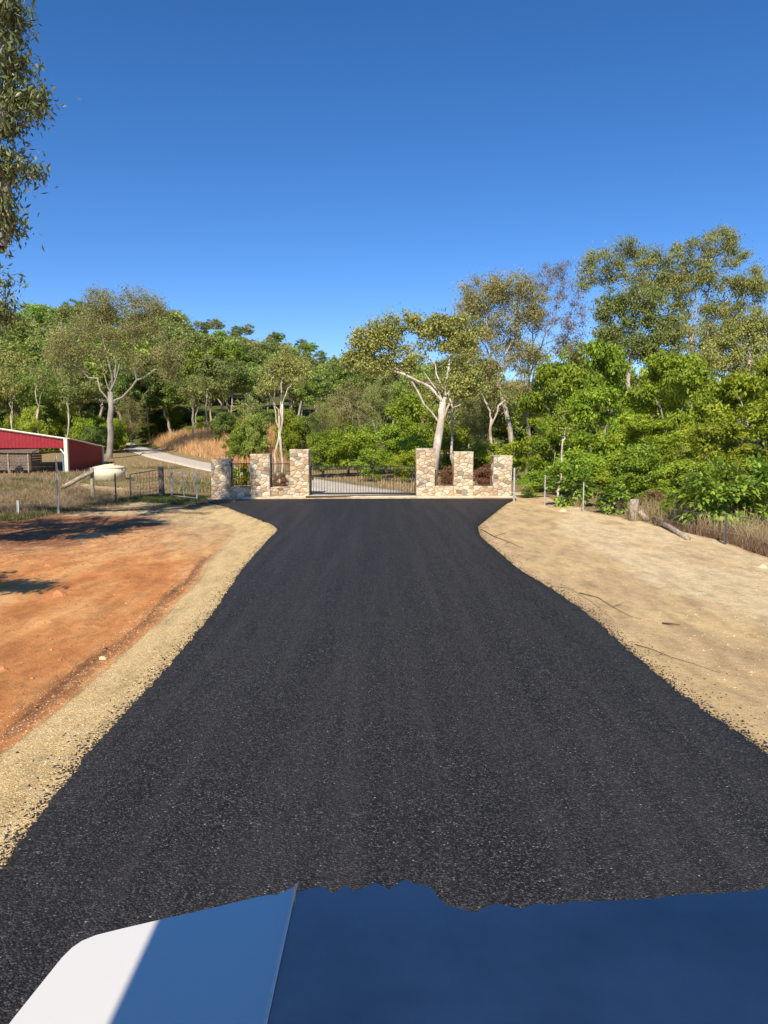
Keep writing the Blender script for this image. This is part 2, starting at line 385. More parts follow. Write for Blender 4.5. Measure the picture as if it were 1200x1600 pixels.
def build_ground():
    def axis(a, b, step, lo, hi, g=1.13):
        c = list(np.arange(a, b + 1e-6, step)); s = step; x = b
        while x < hi: s *= g; x += s; c.append(x)
        s = step; x = a
        while x > lo: s *= g; x -= s; c.insert(0, x)
        return np.array(c)
    xs = axis(-9.5, 9.5, .06, -700, 700, 1.07); ys = axis(2.8, 30, .06, -40, 1500, 1.055)
    X, Y = np.meshgrid(xs, ys); x = X.ravel(); y = Y.ravel()
    dl, sl = polydist(x, y, LE2); dr, sr = polydist(x, y, RE2)
    inside = poly_in(x, y); left = x < np.interp(y, [0, 30, 60], [0, -1, -1.5])
    z = tz(x, y)
    dl2 = np.where(inside, 0, dl)
    near = smooth(60, 35, y) * smooth(25, 12, np.abs(x))
    wob = .25 * fbm(x * 1.1, y * .5, 3)
    # shoulder falls away from the asphalt; on the left a scraped ledge of red soil rises again
    shoulder = -.035 - .05 * smooth(0, .9, dl2)
    lw = .82 + wob + .35 * smooth(13, 20, y) + .12 * smooth(7, 3, y)
    lc = lw + .26 + .14 * fbm(x * 2.2, y * 1.6, 3) + .05 * fbm(x * 9, y * 8, 2) - .2 * smooth(13, 20, y)
    amp = .75 * smooth(4, 8, y) * smooth(20, 13, y) * (.35 + 1.3 * (fbm(y * .8, y * 0 + 4, 2) + .47))
    step_ = smooth(0, .06, dl2 - lc) * .045 * amp + .03 * smooth(lc, lc + 1.2, dl2)
    rut = -.035 * np.exp(-((dl2 - lc + .02) / .05)**2) * amp - .02 * np.exp(-((dl2 - lw) / .15)**2)
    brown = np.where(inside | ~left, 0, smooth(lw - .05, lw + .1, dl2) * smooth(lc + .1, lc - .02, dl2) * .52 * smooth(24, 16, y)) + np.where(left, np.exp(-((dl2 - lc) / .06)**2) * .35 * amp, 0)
    brown = np.maximum(brown, np.where(left & ~inside, .85 * smooth(16, 20, y + 7 * fbm(x * .35, y * .5, 4)) * smooth(-5.6, -8.4, x + 4*fbm(x * .5 + 5, y * .5, 4) - .12 * (y - 24)) * smooth(27, 24, y), 0))  # brown soil laid where the tree shadow falls, to darken and warm its tone
    zl = shoulder + step_ + rut + .07 * fbm(x * 1.5, y * 1.0, 5) * smooth(.8, 2, dl2) + .02 * fbm(x * 9, y * 9, 3)
    dr2 = np.where(inside, 0, dr)
    cream = np.where(left | inside, 0, smooth(.4, 2.0, dr2 - 1.0 + 2.6 * fbm(x * .5 + 3, y * .22, 4)) * (.85 + 1.6 * fbm(x * .7 + 9, y * .35, 5)))
    zr = -.03 + .035 * fbm(x * .9, y * .35, 4) + .012 * fbm(x * 5, y * 3.5, 4) * smooth(.8, 2, dr2) + .012 * fbm(x * 12, y * 12, 3)
    off = np.where(left, zl, zr)
    z = z + np.where(inside & (dl > .05) & (dr > .05), -.05, np.where(inside, -.04, off * near))
    z = z + .06 * fbm(x * .8, y * .8, 3) * (1 - near) * smooth(70, 40, y)
    # masks
    grav = np.where(left, smooth(lw + .06, lw - .10, dl2), smooth(.25, 0, dr2) * .5) * smooth(33, 27, y)
    fl = np.interp(x, [p[0] for p in FENCE_L], [p[1] for p in FENCE_L])
    redm = np.where(left, smooth(lw - .15, lw + .15, dl2) * smooth(31, 20, y) * (.45 + .75 * smooth(20, 10, y) + .5 * fbm(x*.4, y*.25, 3)), .10 * (fbm(x*.3, y*.2, 3) + .5))
    redm = np.where(left, redm, np.clip(redm + .30 * np.exp(-((x-6)/1.5)**2 - ((y-24)/2.5)**2), 0, 1))
    gl = smooth(-5.6, -1.6, y - fl + 5.0 * fbm(x * .5, y * .45, 4)) * (x < -6)
    rx = np.interp(y, [5, 12, 15, 19, 22, 26, 32, 45], [11.5, 9.6, 8.4, 8.7, 8.2, 7.6, 7.2, 7.0])
    gr_r = smooth(-.3, .5, x - rx + .8 * fbm(x * .7, y * .7, 3)) * (x > 0)
    grass = np.clip(gl + gr_r + (y > 37), 0, 1)
    green = np.clip(np.exp(-((y - fl - .8) / 1.3)**2) * (x < -9) * .8 * smooth(-.1, .25, fbm(x*.5+9, y*.5, 3)) + .75 * (y > 40) * smooth(.0, .2, fbm(x*.15, y*.15, 3)) * (y < 66) + (y > 92) * 1.0, 0, 1)
    sandy = np.exp(-((x + 13.2) / 1.6)**2 - ((y - 37) / 3.0)**2)
    grass = np.where(sandy > .35, 0, grass); green = np.where(sandy > .35, 0, green); redm = np.where(sandy > .35, 0, redm)
    nx, ny = len(xs), len(ys)
    i = np.arange(nx*ny).reshape(ny, nx)
    F = np.stack([i[:-1, :-1], i[:-1, 1:], i[1:, 1:], i[1:, :-1]], -1).reshape(-1, 4)
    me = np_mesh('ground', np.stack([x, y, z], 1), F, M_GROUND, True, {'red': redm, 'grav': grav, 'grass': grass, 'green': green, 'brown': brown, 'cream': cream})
    obj('ground', me, kind='structure')
    return xs, ys, z.reshape(ny, nx)
GXS, GYS, GZ = build_ground()
def gz(x, y):
    """height of the built ground at arrays x, y"""
    x = np.atleast_1d(np.asarray(x, float)); y = np.atleast_1d(np.asarray(y, float))
    i = np.clip(np.searchsorted(GXS, x) - 1, 0, len(GXS)-2); j = np.clip(np.searchsorted(GYS, y) - 1, 0, len(GYS)-2)
    fx = np.clip((x - GXS[i]) / (GXS[i+1] - GXS[i]), 0, 1); fy = np.clip((y - GYS[j]) / (GYS[j+1] - GYS[j]), 0, 1)
    return (GZ[j, i]*(1-fx) + GZ[j, i+1]*fx)*(1-fy) + (GZ[j+1, i]*(1-fx) + GZ[j+1, i+1]*fx)*fy
def g1(x, y): return float(gz(x, y)[0])

# ------------------------------------------------------------------ road
def resample(pts, step):
    out = []
    for a, b in zip(pts[:-1], pts[1:]):
        a = np.array(a[:2]); b = np.array(b[:2]); n = max(1, int(np.linalg.norm(b-a) / step))
        for k in range(n): out.append(a + (b-a) * k / n)
    out.append(np.array(pts[-1][:2])); return np.array(out)
def build_road():
    rows = 900
    L = resample(LEDGE, .012); Rr = resample(REDGE, .012)
    def ragged(P, seed):
        s = np.arange(len(P)) * .012
        T = np.gradient(P, axis=0); N = np.stack([T[:,1], -T[:,0]], 1); N /= np.linalg.norm(N, axis=1)[:, None] + 1e-9
        w = .03 * fbm(s * .9 + seed, s * 0 + seed, 3) + .06 * fbm(s * 7, s * 0 + seed + 5, 4) + .045 * (np.random.default_rng(seed).random(len(P)) - .5)
        P = P + N * w[:, None]; return P[::1]
    L = ragged(L, 3); Rr = ragged(Rr, 8)
    # march both edges by arc length fraction of y: polygon with ngon edges, filled as a strip
    def by_t(P, n):
        k = np.linspace(0, len(P)-1, n).astype(int); return P[k]
    n = 3000
    S0, S1 = by_t(resample(LEDGE, .012), n), by_t(resample(REDGE, .012), n)
    Lp, Rp = by_t(L, n), by_t(Rr, n)
    m = 9; V = []
    for j in range(m):
        t = j / (m-1)
        P = Lp if j == 0 else Rp if j == m-1 else S0 * (1 - (.05 + .9*(j-1)/(m-3))) + S1 * (.05 + .9*(j-1)/(m-3))
        z = np.full(n, .0) + (.004 + .02 * (1 - (2*t-1)**2))
        V.append(np.column_stack([P, z]))
    skirtL = np.column_stack([Lp, np.full(n, -.10)]); skirtR = np.column_stack([Rp, np.full(n, -.10)])
    V = np.concatenate([skirtL] + V + [skirtR]); i = np.arange(n*(m+2)).reshape(m+2, n)
    F = np.stack([i[:-1, :-1], i[1:, :-1], i[1:, 1:], i[:-1, 1:]], -1).reshape(-1, 4)
    obj('road', np_mesh('road', V, F, M_ASPH, True), kind='structure')
    return L, Rr
RL, RRr = build_road()

# pale driveway beyond the gate
def build_path():
    P = resample(PATH2, .5); T = np.gradient(P, axis=0); N = np.stack([T[:,1], -T[:,0]], 1); N /= np.linalg.norm(N, axis=1)[:, None]
    w = np.interp(np.arange(len(P)), [0, 8, 30, len(P)], [2.6, 2.2, 1.6, 1.4])
    V = []; m = 6
    for j in range(m):
        t = -1 + 2*j/(m-1); Q = P + N * (w * t)[:, None]
        V.append(np.column_stack([Q, gz(Q[:,0], Q[:,1]) + .09]))
    a = V[0].copy(); a[:,2] -= .3; b = V[-1].copy(); b[:,2] -= .3
    V = np.concatenate([a] + V + [b]); n = len(P); i = np.arange(n*(m+2)).reshape(m+2, n)
    F = np.stack([i[:-1, :-1], i[1:, :-1], i[1:, 1:], i[:-1, 1:]], -1).reshape(-1, 4)
    obj('driveway', np_mesh('driveway', V, F, M_CONC, True), kind='structure')
build_path()

# ------------------------------------------------------------------ scattered stones (uncountable)
OCT = np.array([(1,0,0),(0,1,0),(-1,0,0),(0,-1,0),(0,0,1),(0,0,-1)], float)
OF = np.array([(0,1,4),(1,2,4),(2,3,4),(3,0,4),(1,0,5),(2,1,5),(3,2,5),(0,3,5)])
def scatter(name, x, y, s, mat, z=None, flat=.7):
    n = len(x); z = gz(x, y) if z is None else z
    a = R.random(n) * 6.28; ca, sa = np.cos(a), np.sin(a)
    V = OCT[None] * (.55 + .9 * R.random((n, 6, 1))) * s[:, None, None]; V[:, :, 2] *= flat; V[:, :, 0] *= (.8 + .6*R.random((n,1)))
    X = V[:, :, 0]*ca[:, None] - V[:, :, 1]*sa[:, None]; Yv = V[:, :, 0]*sa[:, None] + V[:, :, 1]*ca[:, None]
    V = np.stack([X + x[:, None], Yv + y[:, None], V[:, :, 2] + (z + s*.15)[:, None]], -1).reshape(-1, 3)
    F = (OF[None] + 6*np.arange(n)[:, None, None]).reshape(-1, 3)
    return obj(name, np_mesh(name, V, F, mat), kind='stuff')
def along(P, n, ymax, off, sgn):
    P = P[(P[:,1] < ymax) & (P[:,1] > 1.5)]
    w = 1 / np.maximum(P[:,1], 3)**1.2; k = R.choice(len(P), n, p=w/w.sum())
    T = np.gradient(P[::20], axis=0); T = np.repeat(T, 20, 0)[:len(P)]; N = np.stack([-T[:,1], T[:,0]], 1); N /= np.linalg.norm(N, axis=1)[:, None] + 1e-9
    return P[k] + N[k] * (sgn * off)[:, None]
Q = along(RL, 15000, 28, R.exponential(.075, 15000) - .04, 1)
tag(scatter('asphalt_crumbs', Q[:,0], Q[:,1], .004 + .010*R.random(len(Q))**2, M_CHIP), 'loose black asphalt chips strewn on the pale gravel along the left road edge', 'gravel')
Q = along(RRr, 16000, 28, R.exponential(.09, 16000) - .04, -1)
tag(scatter('asphalt_crumbs', Q[:,0], Q[:,1], .004 + .010*R.random(len(Q))**2, M_CHIP), 'loose black asphalt chips strewn on the sand along the right road edge', 'gravel')
Q = along(RL, 34000, 30, .02 + 1.15*R.random(34000)**1.2, 1)
tag(scatter('gravel', Q[:,0], Q[:,1], .002 + .0075*R.random(34000)**3, M_ROCK), 'pale cream gravel shoulder left of the asphalt', 'gravel')
Q = along(RL, 3500, 24, .9 + 4.5*R.random(3500), 1)
tag(scatter('gravel', Q[:,0], Q[:,1], .004 + .026*R.random(3500)**3, M_REDROCK), 'small clods on the red dirt left of the road', 'gravel')
Q = along(RRr, 16000, 30, .6 + 5.5*R.random(16000), -1)
tag(scatter('gravel', Q[:,0], Q[:,1], .003 + .013*R.random(16000)**4, M_ROCK), 'small pale stones scattered over the sandy ground right of the road', 'gravel')

Q = along(RRr, 2600, 26, .2 + 5.5*R.random(2600), -1)
tag(scatter('leaf_litter', Q[:,0], Q[:,1], .003 + .014*R.random(2600)**3, M_TWIG, flat=.25), 'tiny dark bits of bark and leaf litter on the sand', 'litter')
x = -6 - 5*R.random(1500); y = 15 + 10*R.random(1500)
tag(scatter('leaf_litter', x, y, .004 + .022*R.random(1500)**3, M_TWIG, flat=.3), 'dark leaf litter under the tree shadow on the left dirt', 'litter')
# ------------------------------------------------------------------ grass (uncountable)
def grass(name, x, y, h, w, mat, label, lean=.9, z=None):
    n = len(x); h = h * (.45 + 1.15 * np.clip(fbm(x * 1.3, y * 1.3, 3) + .5, 0, 1)) * (.5 + .8*R.random(n)); z = gz(x, y) - .02 if z is None else z
    a = R.random(n)*6.283; b = R.random(n)*6.283; dx, dy = np.cos(a)*w/2, np.sin(a)*w/2
    lx, ly = np.cos(b)*h*lean*R.random(n), np.sin(b)*h*lean*R.random(n)
    V = np.empty((n, 5, 3)); mid = .55
    V[:,0] = np.stack([x-dx, y-dy, z], 1); V[:,1] = np.stack([x+dx, y+dy, z], 1)
    V[:,2] = np.stack([x+dx*.8+lx*.35, y+dy*.8+ly*.35, z+h*mid], 1); V[:,3] = np.stack([x-dx*.8+lx*.35, y-dy*.8+ly*.35, z+h*mid], 1)
    V[:,4] = np.stack([x+lx, y+ly, z+h], 1)
    i = 5*np.arange(n)[:, None]
    F = np.concatenate([i + np.array([[0,1,2]]), i + np.array([[0,2,3]]), i + np.array([[3,2,4]])], 1).reshape(-1, 3)
    rn = np.repeat(R.random(n), 5)
    o = obj(name, np_mesh(name, V.reshape(-1, 3), F, mat, False, {'rnd': rn}), kind='stuff')
    return tag(o, label, 'grass')
def clumpy(n, fx, fy, thr=0.0, sc_=.8, off=0):
    out = []
    while sum(len(o) for o in out) < n:
        x = fx(n); y = fy(n, x); k = fbm(x*sc_ + off, y*sc_, 3) > thr + .25*(R.random(n) - .5)
        out.append(np.stack([x, y], 1)[k])
    return np.concatenate(out)[:n]
flY = lambda x: np.interp(x, [p[0] for p in FENCE_L], [p[1] for p in FENCE_L])
P = clumpy(60000, lambda n: -11.2 - 14*R.random(n), lambda n, x: flY(x) + .6 + 11*R.random(n)**1.2, -.08, .5)
P = P[np.exp(-((P[:,0] + 13.2)/1.6)**2 - ((P[:,1] - 37)/3.0)**2) < .3]
grass('dry_grass', P[:,0], P[:,1], .10 + .30*R.random(len(P))**1.6, .011, G_DRY, 'tall bleached dry grass on the mound behind the left wire fence', 1.7)
P = clumpy(9000, lambda n: -11.2 - 14*R.random(n), lambda n, x: flY(x) + .6 + 11*R.random(n), .06, .5, 90)
grass('green_grass', P[:,0], P[:,1], .08 + .2*R.random(len(P)), .012, G_GREEN, 'green shoots scattered through the dry grass mound', 1.5)
P = clumpy(34000, lambda n: -7.5 - 15*R.random(n), lambda n, x: flY(x) - 2.3 + 3.9*R.random(n), -.06, .7, 40)
grass('green_grass', P[:,0], P[:,1], .05 + .14*R.random(len(P)), .016, G_GREEN, 'short green grass strip along the foot of the left wire fence')
P = clumpy(30000, lambda n: -6.2 - 9.5*R.random(n), lambda n, x: flY(x) - 6 + 6*R.random(n), .05, .9, 70)
grass('dry_grass', P[:,0], P[:,1], .03 + .05*R.random(len(P)) + .13*smooth(-4, -.5, P[:,1]-flY(P[:,0]))*R.random(len(P)), .012, G_BROWN, 'thin dry grass tufts on the shaded dirt before the left fence')
P = clumpy(13000, lambda n: -7 - 24*R.random(n), lambda n, x: 36 + 38*R.random(n), .0, .2, 11)
dd, ss = polydist(P[:,0], P[:,1], PATH2); P = P[dd > 2.3]
grass('meadow_grass', P[:,0], P[:,1], .08 + .25*R.random(len(P)), .03, G_DRY, 'yellowish meadow grass between the farm gates and the pale driveway')
P = clumpy(12000, lambda n: -5 - 22*R.random(n), lambda n, x: 36 + 28*R.random(n), .05, .2, 61)
dd, ss = polydist(P[:,0], P[:,1], PATH2); P = P[dd > 2.3]
grass('green_grass', P[:,0], P[:,1], .06 + .16*R.random(len(P)), .03, G_GREEN, 'low green grass patches behind the tubular farm gate')
x = -9 - 27*R.random(60000); y = 68 + 30*R.random(60000)
dd, ss = polydist(x, y, PATH2); k = (ss > 0) & (dd > 2.6) & (dd < 12 + 3*fbm(x*.2, y*.2, 2)); x, y = x[k][:24000], y[k][:24000]
grass('orange_grass', x, y, .35 + .75*R.random(len(x)), .05, G_ORANGE, 'tall orange dry grass bank above the pale driveway')
rxf = lambda y: np.interp(y, [5, 12, 15, 19, 22, 26, 32, 45], [11.5, 9.6, 8.4, 8.7, 8.2, 7.6, 7.2, 7.0])
y = 11.5 + 11*R.random(26000); x = rxf(y) + .1 + 5*R.random(26000)**1.3
grass('brown_grass', x, y, .10 + .36*R.random(len(x))**1.5, .012, G_BROWN, 'reddish brown dry grass at the right edge beside the star picket')
y = 13 + 12*R.random(16000); x = rxf(y) + .6 + 4*R.random(16000)
grass('pale_grass', x, y, .25 + .45*R.random(len(x)), .014, G_DRY, 'straw coloured seeding grass stalks below the broad leaved bush')
y = 22 + 9*R.random(7000); x = rxf(y) + .0 + 1.5*R.random(7000)
k = fbm(x*.8, y*.8, 2) > -.02; x, y = x[k], y[k]
grass('pale_grass', x, y, .15 + .45*R.random(len(x)), .016, G_DRY, 'straw coloured grass tufts between the grey post and the leafy shrub')
y = 37 + 14*R.random(6000); x = -4.5 + 10*R.random(6000); dd, ss = polydist(x, y, PATH2); k = dd > 2.6; x, y = x[k], y[k]
grass('verge_grass', x, y, .1 + .25*R.random(len(x)), .025, G_DRY, 'dry verge grass beside the driveway behind the black gate')

# ------------------------------------------------------------------ stone walls, pillars, gate
def voronoi_cells(w, h, n, rng, ax=1.5):
    pts = []
    nx_ = max(1, round(math.sqrt(n * w / h / ax))); ny_ = max(1, round(n / nx_))
    for j in range(ny_):
        for i in range(nx_):
            if rng.random() < .12: continue
            pts.append(((i + .5 + (rng.random() - .5)*.95 + (.5 if j % 2 else 0) - .25) * w / nx_, (j + .5 + (rng.random() - .5)*.95) * h / ny_))
    cells = []
    for p in pts:
        poly = [(0, 0), (w, 0), (w, h), (0, h)]
        for q in pts:
            if q is p: continue
            dx, dy = q[0]-p[0], (q[1]-p[1])*ax*ax
            if dx*dx + (q[1]-p[1])**2*ax*ax > (2.2 * w / nx_)**2 + .3: continue
            mx_, my_ = (p[0]+q[0])/2, (p[1]+q[1])/2; out = []
            for a, b in zip(poly, poly[1:] + poly[:1]):
                da = (a[0]-mx_)*dx + (a[1]-my_)*dy; db = (b[0]-mx_)*dx + (b[1]-my_)*dy
                if da <= 0: out.append(a)
                if (da < 0) != (db < 0) and abs(da-db) > 1e-12:
                    t = da/(da-db); out.append((a[0]+(b[0]-a[0])*t, a[1]+(b[1]-a[1])*t))
            poly = out
            if len(poly) < 3: break
        if len(poly) >= 3: cells.append(poly)
    return cells
def stone_geo(poly, rng, gap=.007, proud=.03):
    cx = sum(p[0] for p in poly)/len(poly); cy = sum(p[1] for p in poly)/len(poly)
    # drop very short edges
    pl = []
    for p in poly:
        if not pl or math.hypot(p[0]-pl[-1][0], p[1]-pl[-1][1]) > .02: pl.append(p)
    if len(pl) > 3 and math.hypot(pl[0][0]-pl[-1][0], pl[0][1]-pl[-1][1]) < .02: pl.pop()
    if len(pl) < 3: return None
    r = min(math.hypot(p[0]-cx, p[1]-cy) for p in pl)
    if r < .03: return None
    k1 = 1 - gap / r; k2 = 1 - (gap + .018) / r; n = len(pl); pr = proud * (.6 + .8*rng.random()); tx, ty = (rng.random()-.5)*.06, (rng.random()-.5)*.06
    V = [((p[0]-cx)*k1, -.01, (p[1]-cy)*k1) for p in pl]
    V += [((p[0]-cx)*k1*(.99), pr*.6, (p[1]-cy)*k1*.99) for p in pl]
    V += [((p[0]-cx)*k2, pr + (p[0]-cx)*tx + (p[1]-cy)*ty, (p[1]-cy)*k2) for p in pl]
    F = [(i, i+n if False else (i+1) % n, (i+1) % n + n, i+n) for i in range(n)]
    F += [(i+n, (i+1) % n + n, (i+1) % n + 2*n, i+2*n) for i in range(n)] + [tuple(range(2*n, 3*n))]
    V = [(v[0], -v[1], v[2]) for v in V]
    return (cx, cy), V, F
def stone_face(parent, origin, ang, w, h, n, rng, joined=None, ax=1.5):
    """stones on a face whose left-bottom corner is origin; local x runs along the face, outward is -y rotated by ang"""
    M = Matrix.Rotation(ang, 4, 'Z')
    for poly in voronoi_cells(w, h, n, rng, ax):
        g = stone_geo(poly, rng)
        if not g: continue
        (cx, cy), V, F = g; loc = Vector(origin) + M @ Vector((cx, 0, cy))
        if joined is not None: joined.add([M @ Vector(v) + loc for v in V], F)
        else:
            o = obj('stone', mesh('stone', V, F, M_STONE), parent, loc); o.rotation_euler.z = ang
def pillar(root, x0, x1, yf, zb, zt, depth, rng, nfront):
    """root at origin; pillar occupies x0..x1, yf..yf+depth"""
    core = MB().box(((x0+x1)/2, yf + depth/2, (zb+zt)/2), (x1-x0, depth, zt-zb)).build('pillar', M_MORTAR, root)
    w = x1 - x0; h = zt - zb
    stone_face(core, (x0 - .02, yf, zb), 0, w + .04, h, nfront, rng)
    stone_face(core, (x1, yf, zb), math.pi/2, depth, h, int(nfront*.26), rng, None, 1.2)
    stone_face(core, (x0, yf + depth, zb), -math.pi/2, depth, h, int(nfront*.26), rng, None, 1.2)
    j = MB(); stone_face(None, (x1 + .02, yf + depth, zb), math.pi, w + .04, h, nfront, rng, j)
    j.build('rear_stones', M_STONE, core, kind='stuff')
    # irregular capping slab of flat stones
    cp_ = MB()
    k = 3
    for a in range(k):
        for b in range(2):
            cw = (w + .08)/k; cd = (depth + .08)/2
            cp_ = MB().box((x0 - .04 + cw*(a + .5), yf - .04 + cd*(b + .5), zt + .02 + .012*rng.random()), (cw - .012, cd - .012, .07 + .02*rng.random()))
            cp_.build('capstone', M_STONE, core, bevel=.012)
    return core
rng = random.Random(11)
YL, YR = 33.3, 33.4
def wing(name, label, xs_px, tops, bases, lowtop, Yf, seed):
    rng = random.Random(seed); root = empty(name, (0, 0, 0), label, 'stone wall')
    spans = []
    for (a, b), t, Y in zip(xs_px, tops, Yf):
        x0, x1 = at(a, 750, Y).x, at(b, 750, Y).x; zt = at(a, t, Y).z
        pillar(root, x0, x1, Y, -.12, zt, .80, rng, 58 if zt > 1.9 else 50); spans.append((x0, x1, Y, zt))
    for (p, q) in zip(spans[:-1], spans[1:]):
        x0, y0, x1, y1 = p[1], p[2] + .12, q[0], q[2] + .12
        L = math.hypot(x1-x0, y1-y0); ang = math.atan2(y1-y0, x1-x0); zt = at(600, lowtop, (y0+y1)/2).z
        M = Matrix.Rotation(ang, 3, 'Z'); c = Vector(((x0+x1)/2, (y0+y1)/2, 0)) + M @ Vector((0, .2, 0))
        core = MB().box((c.x, c.y, (zt-.12)/2), (L - .004, .40, zt + .12), ang).build('low_wall', M_MORTAR, root)
        stone_face(core, (x0, y0, -.12), ang, L, zt + .12, 13, rng)
        o2 = Vector((x1, y1, 0)) + M @ Vector((0, .40, 0)); j = MB()
        stone_face(None, (o2.x, o2.y, -.12), ang + math.pi, L, zt + .12, 13, rng, j); j.build('rear_stones', M_STONE, core, kind='stuff')
        for k in range(4):
            cc = Vector((x0, y0, 0)) + M @ Vector((L*(k + .5)/4, .2, 0))
            MB().box((cc.x, cc.y, zt + .02 + .008*rng.random()), (L/4 - .012, .46, .055), ang).build('capstone', M_STONE, core, bevel=.01)
    return spans
LS = wing('stone_gate_wall', 'sandstone rubble wing wall left of the black gate with three stepped pillars',
          [(331,358), (392.5,420.5), (454,482)], (720, 712, 704.5), None, 762.5, [32.3, 32.9, 33.5], 4)
RS = wing('stone_gate_wall', 'sandstone rubble wing wall right of the black gate with three stepped pillars',
          [(651.5,679), (710,738.5), (771.5,799)], (703, 708, 714), None, 761.5, [33.5, 33.5, 33.5], 9)
# concrete footing strip under each wall
for (sp, lb, cut) in ((LS, 'left', 0), (RS, 'right', 0)):
    a, b = sp[0], sp[-1]; x0, x1 = a[0] - .25, b[1] + (.05 if sp is LS else .2)
    if sp is RS: x0 = a[0] - .05
    ang = math.atan2(b[2] - a[2], b[0] - a[0]); L = (x1 - x0)/math.cos(ang)
    o = MB().box(((x0+x1)/2, (a[2]+b[2])/2 + .28, -.03), (L, .98, .10), ang).build('concrete_strip', M_CONC, bevel=.01, kind='structure')
o = MB().box(((LS[-1][1] + RS[0][0])/2, 33.95, -.05), (RS[0][0] - LS[-1][1] - .12, .9, .13)).build('gate_threshold', M_CONC, kind='structure')

def railing(name, label, cat, p0, p1, z0, z1, spacing, mat, group=None, twin=False, bar=.008, post=True, rail=.018, wheels=False):
    """p0,p1: (x,y) ends"""
    root = empty(name, (p0[0], p0[1], z0), label, cat, group, math.atan2(p1[1]-p0[1], p1[0]-p0[0]))
    L = math.hypot(p1[0]-p0[0], p1[1]-p0[1]); H = z1 - z0
    MB().box((L/2, 0, H - .05 if not twin else H), (L, rail*2, rail*2)).build('top_rail', mat, root)
    MB().box((L/2, 0, rail + .03), (L, rail*2, rail*2 + (.03 if wheels else 0))).build('bottom_rail', mat, root)
    if twin: MB().box((L/2, 0, H - .14), (L, rail*1.6, rail*1.6)).build('mid_rail', mat, root)
    if post:
        for x in (rail, L - rail): MB().box((x, 0, H/2), (rail*2.4, rail*2.4, H)).build('end_post', mat, root)
    n = int(L / spacing); zt = H - rail if twin else H + .02
    b0 = MB().tube([(0, 0, .05), (0, 0, zt - .02), (0, 0, zt)], [bar, bar, bar*.4], 6)
    me = mesh('bar', b0.v, b0.f, mat)
    for k in range(1, n): obj('bar', me, root, (L*k/n, 0, 0))
    return root
gx0, gx1 = LS[-1][1] + .06, RS[0][0] - .05
gate = railing('driveway_gate', 'wide black steel bar gate closed between the two tallest stone pillars', 'gate',
        (gx0, 33.9), (gx1, 33.9), .05, at(567, 728.5, 33.9).z, .126, M_IRON, twin=True, bar=.009, rail=.02, wheels=True)
for k in (.02, .98):
    hx = (gx1-gx0)*k; MB().box((hx, -.04, .75), (.07, .04, .16)).build('latch_plate', M_IRON, gate)
zr0, zr1 = at(600, 761.5, 33).z + .03, at(600, 723.5, 33).z
for (sp, k, lb, top, mt) in ((LS, 0, 'short steel railing panel between the lowest and middle pillars left of the gate', 723, M_IRON),
                     (LS, 1, 'short rusty steel railing panel between the middle and tallest pillars left of the gate', 723, M_RUST),
                     (RS, 0, 'short rusty steel railing panel between the tallest and middle pillars right of the gate', 734, M_RUST),
                     (RS, 1, 'short rusty steel railing panel between the middle and lowest pillars right of the gate', 734, M_RUST)):
    p, q = sp[k], sp[k+1]; Y = (p[2]+q[2])/2 + .32
    railing('railing_panel', lb, 'railing', (p[1] + .03, p[2] + .32), (q[0] - .03, q[2] + .32), at(600, 761.5, Y).z + .08, at(600, top, Y).z, .125, mt, 'railing panels between stone pillars', bar=.009)

# ------------------------------------------------------------------ fences and farm gates
def post_obj(name, px, pyb, pyt, r, mat, label, cat, group, n=7, lean=(0, 0), Y=None, rough=True):
    b = gp(px, pyb) if Y is None else at(px, pyb, Y)
    x, y = b.x, b.y; z = g1(x, y); top = at(px, pyt, y).z
    h = top - z; pts = [(0, 0, -.3), (0, 0, 0), (lean[0]*h*.5, lean[1]*h*.5, h*.5), (lean[0]*h, lean[1]*h, h)]
    rs = [r, r*1.05, r*.95, r*.9] if rough else r
    m = MB().tube(pts, rs, n)
    if rough:
        pr = random.Random(int(px)); m.v = [(v[0] + (pr.random()-.5)*r*.25, v[1] + (pr.random()-.5)*r*.25, v[2] + (pr.random()-.5)*r*.3) for v in m.v]
    o = m.build(name, mat, None, rough, (x, y, z)); tag(o, label, cat, group); return Vector((x, y, z)), top
def star_picket(px, pyb, pyt, label, mat=None, group='star pickets of the wire fences', s=.022):
    b = gp(px, pyb); z = g1(b.x, b.y); h = at(px, pyt, b.y).z - z
    m = MB()
    for k in range(3):
        a = 2*math.pi*k/3 + .4; M = Matrix.Rotation(a, 3, 'Z'); m.box(M @ Vector((s*.6, 0, (h-.3)/2)), (s*1.2, .006 + s*.12, h + .3), 0, M)
    o = m.build('star_picket', mat or M_PICKET, None, False, (b.x, b.y, z)); tag(o, label, 'fence post', group); return Vector((b.x, b.y, z)), z + h
P_ = []
p1, t1 = star_picket(28, 806, 782, 'short white topped stub post in the grass at far left', M_WHITE, s=.03)
p2, t2 = star_picket(91, 802, 712, 'tall grey star picket standing in the left wire fence', M_GALV, s=.032)
p3, t3 = post_obj('fence_post', 145, 781, 731, .085, M_WOOD, 'pale weathered timber strainer post with a log leaning on it', 'fence post', 'timber posts of the left fence')
p4, t4 = star_picket(181, 784, 740, 'dark star picket between the strainer post and mesh gate', s=.03)
p5, t5 = star_picket(204, 780, 741, 'thin picket at the left end of the sagging mesh gate', s=.026)
p6, t6 = post_obj('fence_post', 253, 777, 729, .12, M_WOOD_D, 'thick dark timber gate post between the mesh gate and tube gate', 'fence post', 'timber posts of the left fence')
p7, t7 = post_obj('fence_post', 268, 777, 733, .03, M_GALV, 'thin steel hinge post beside the thick timber gate post', 'fence post', None, rough=False)
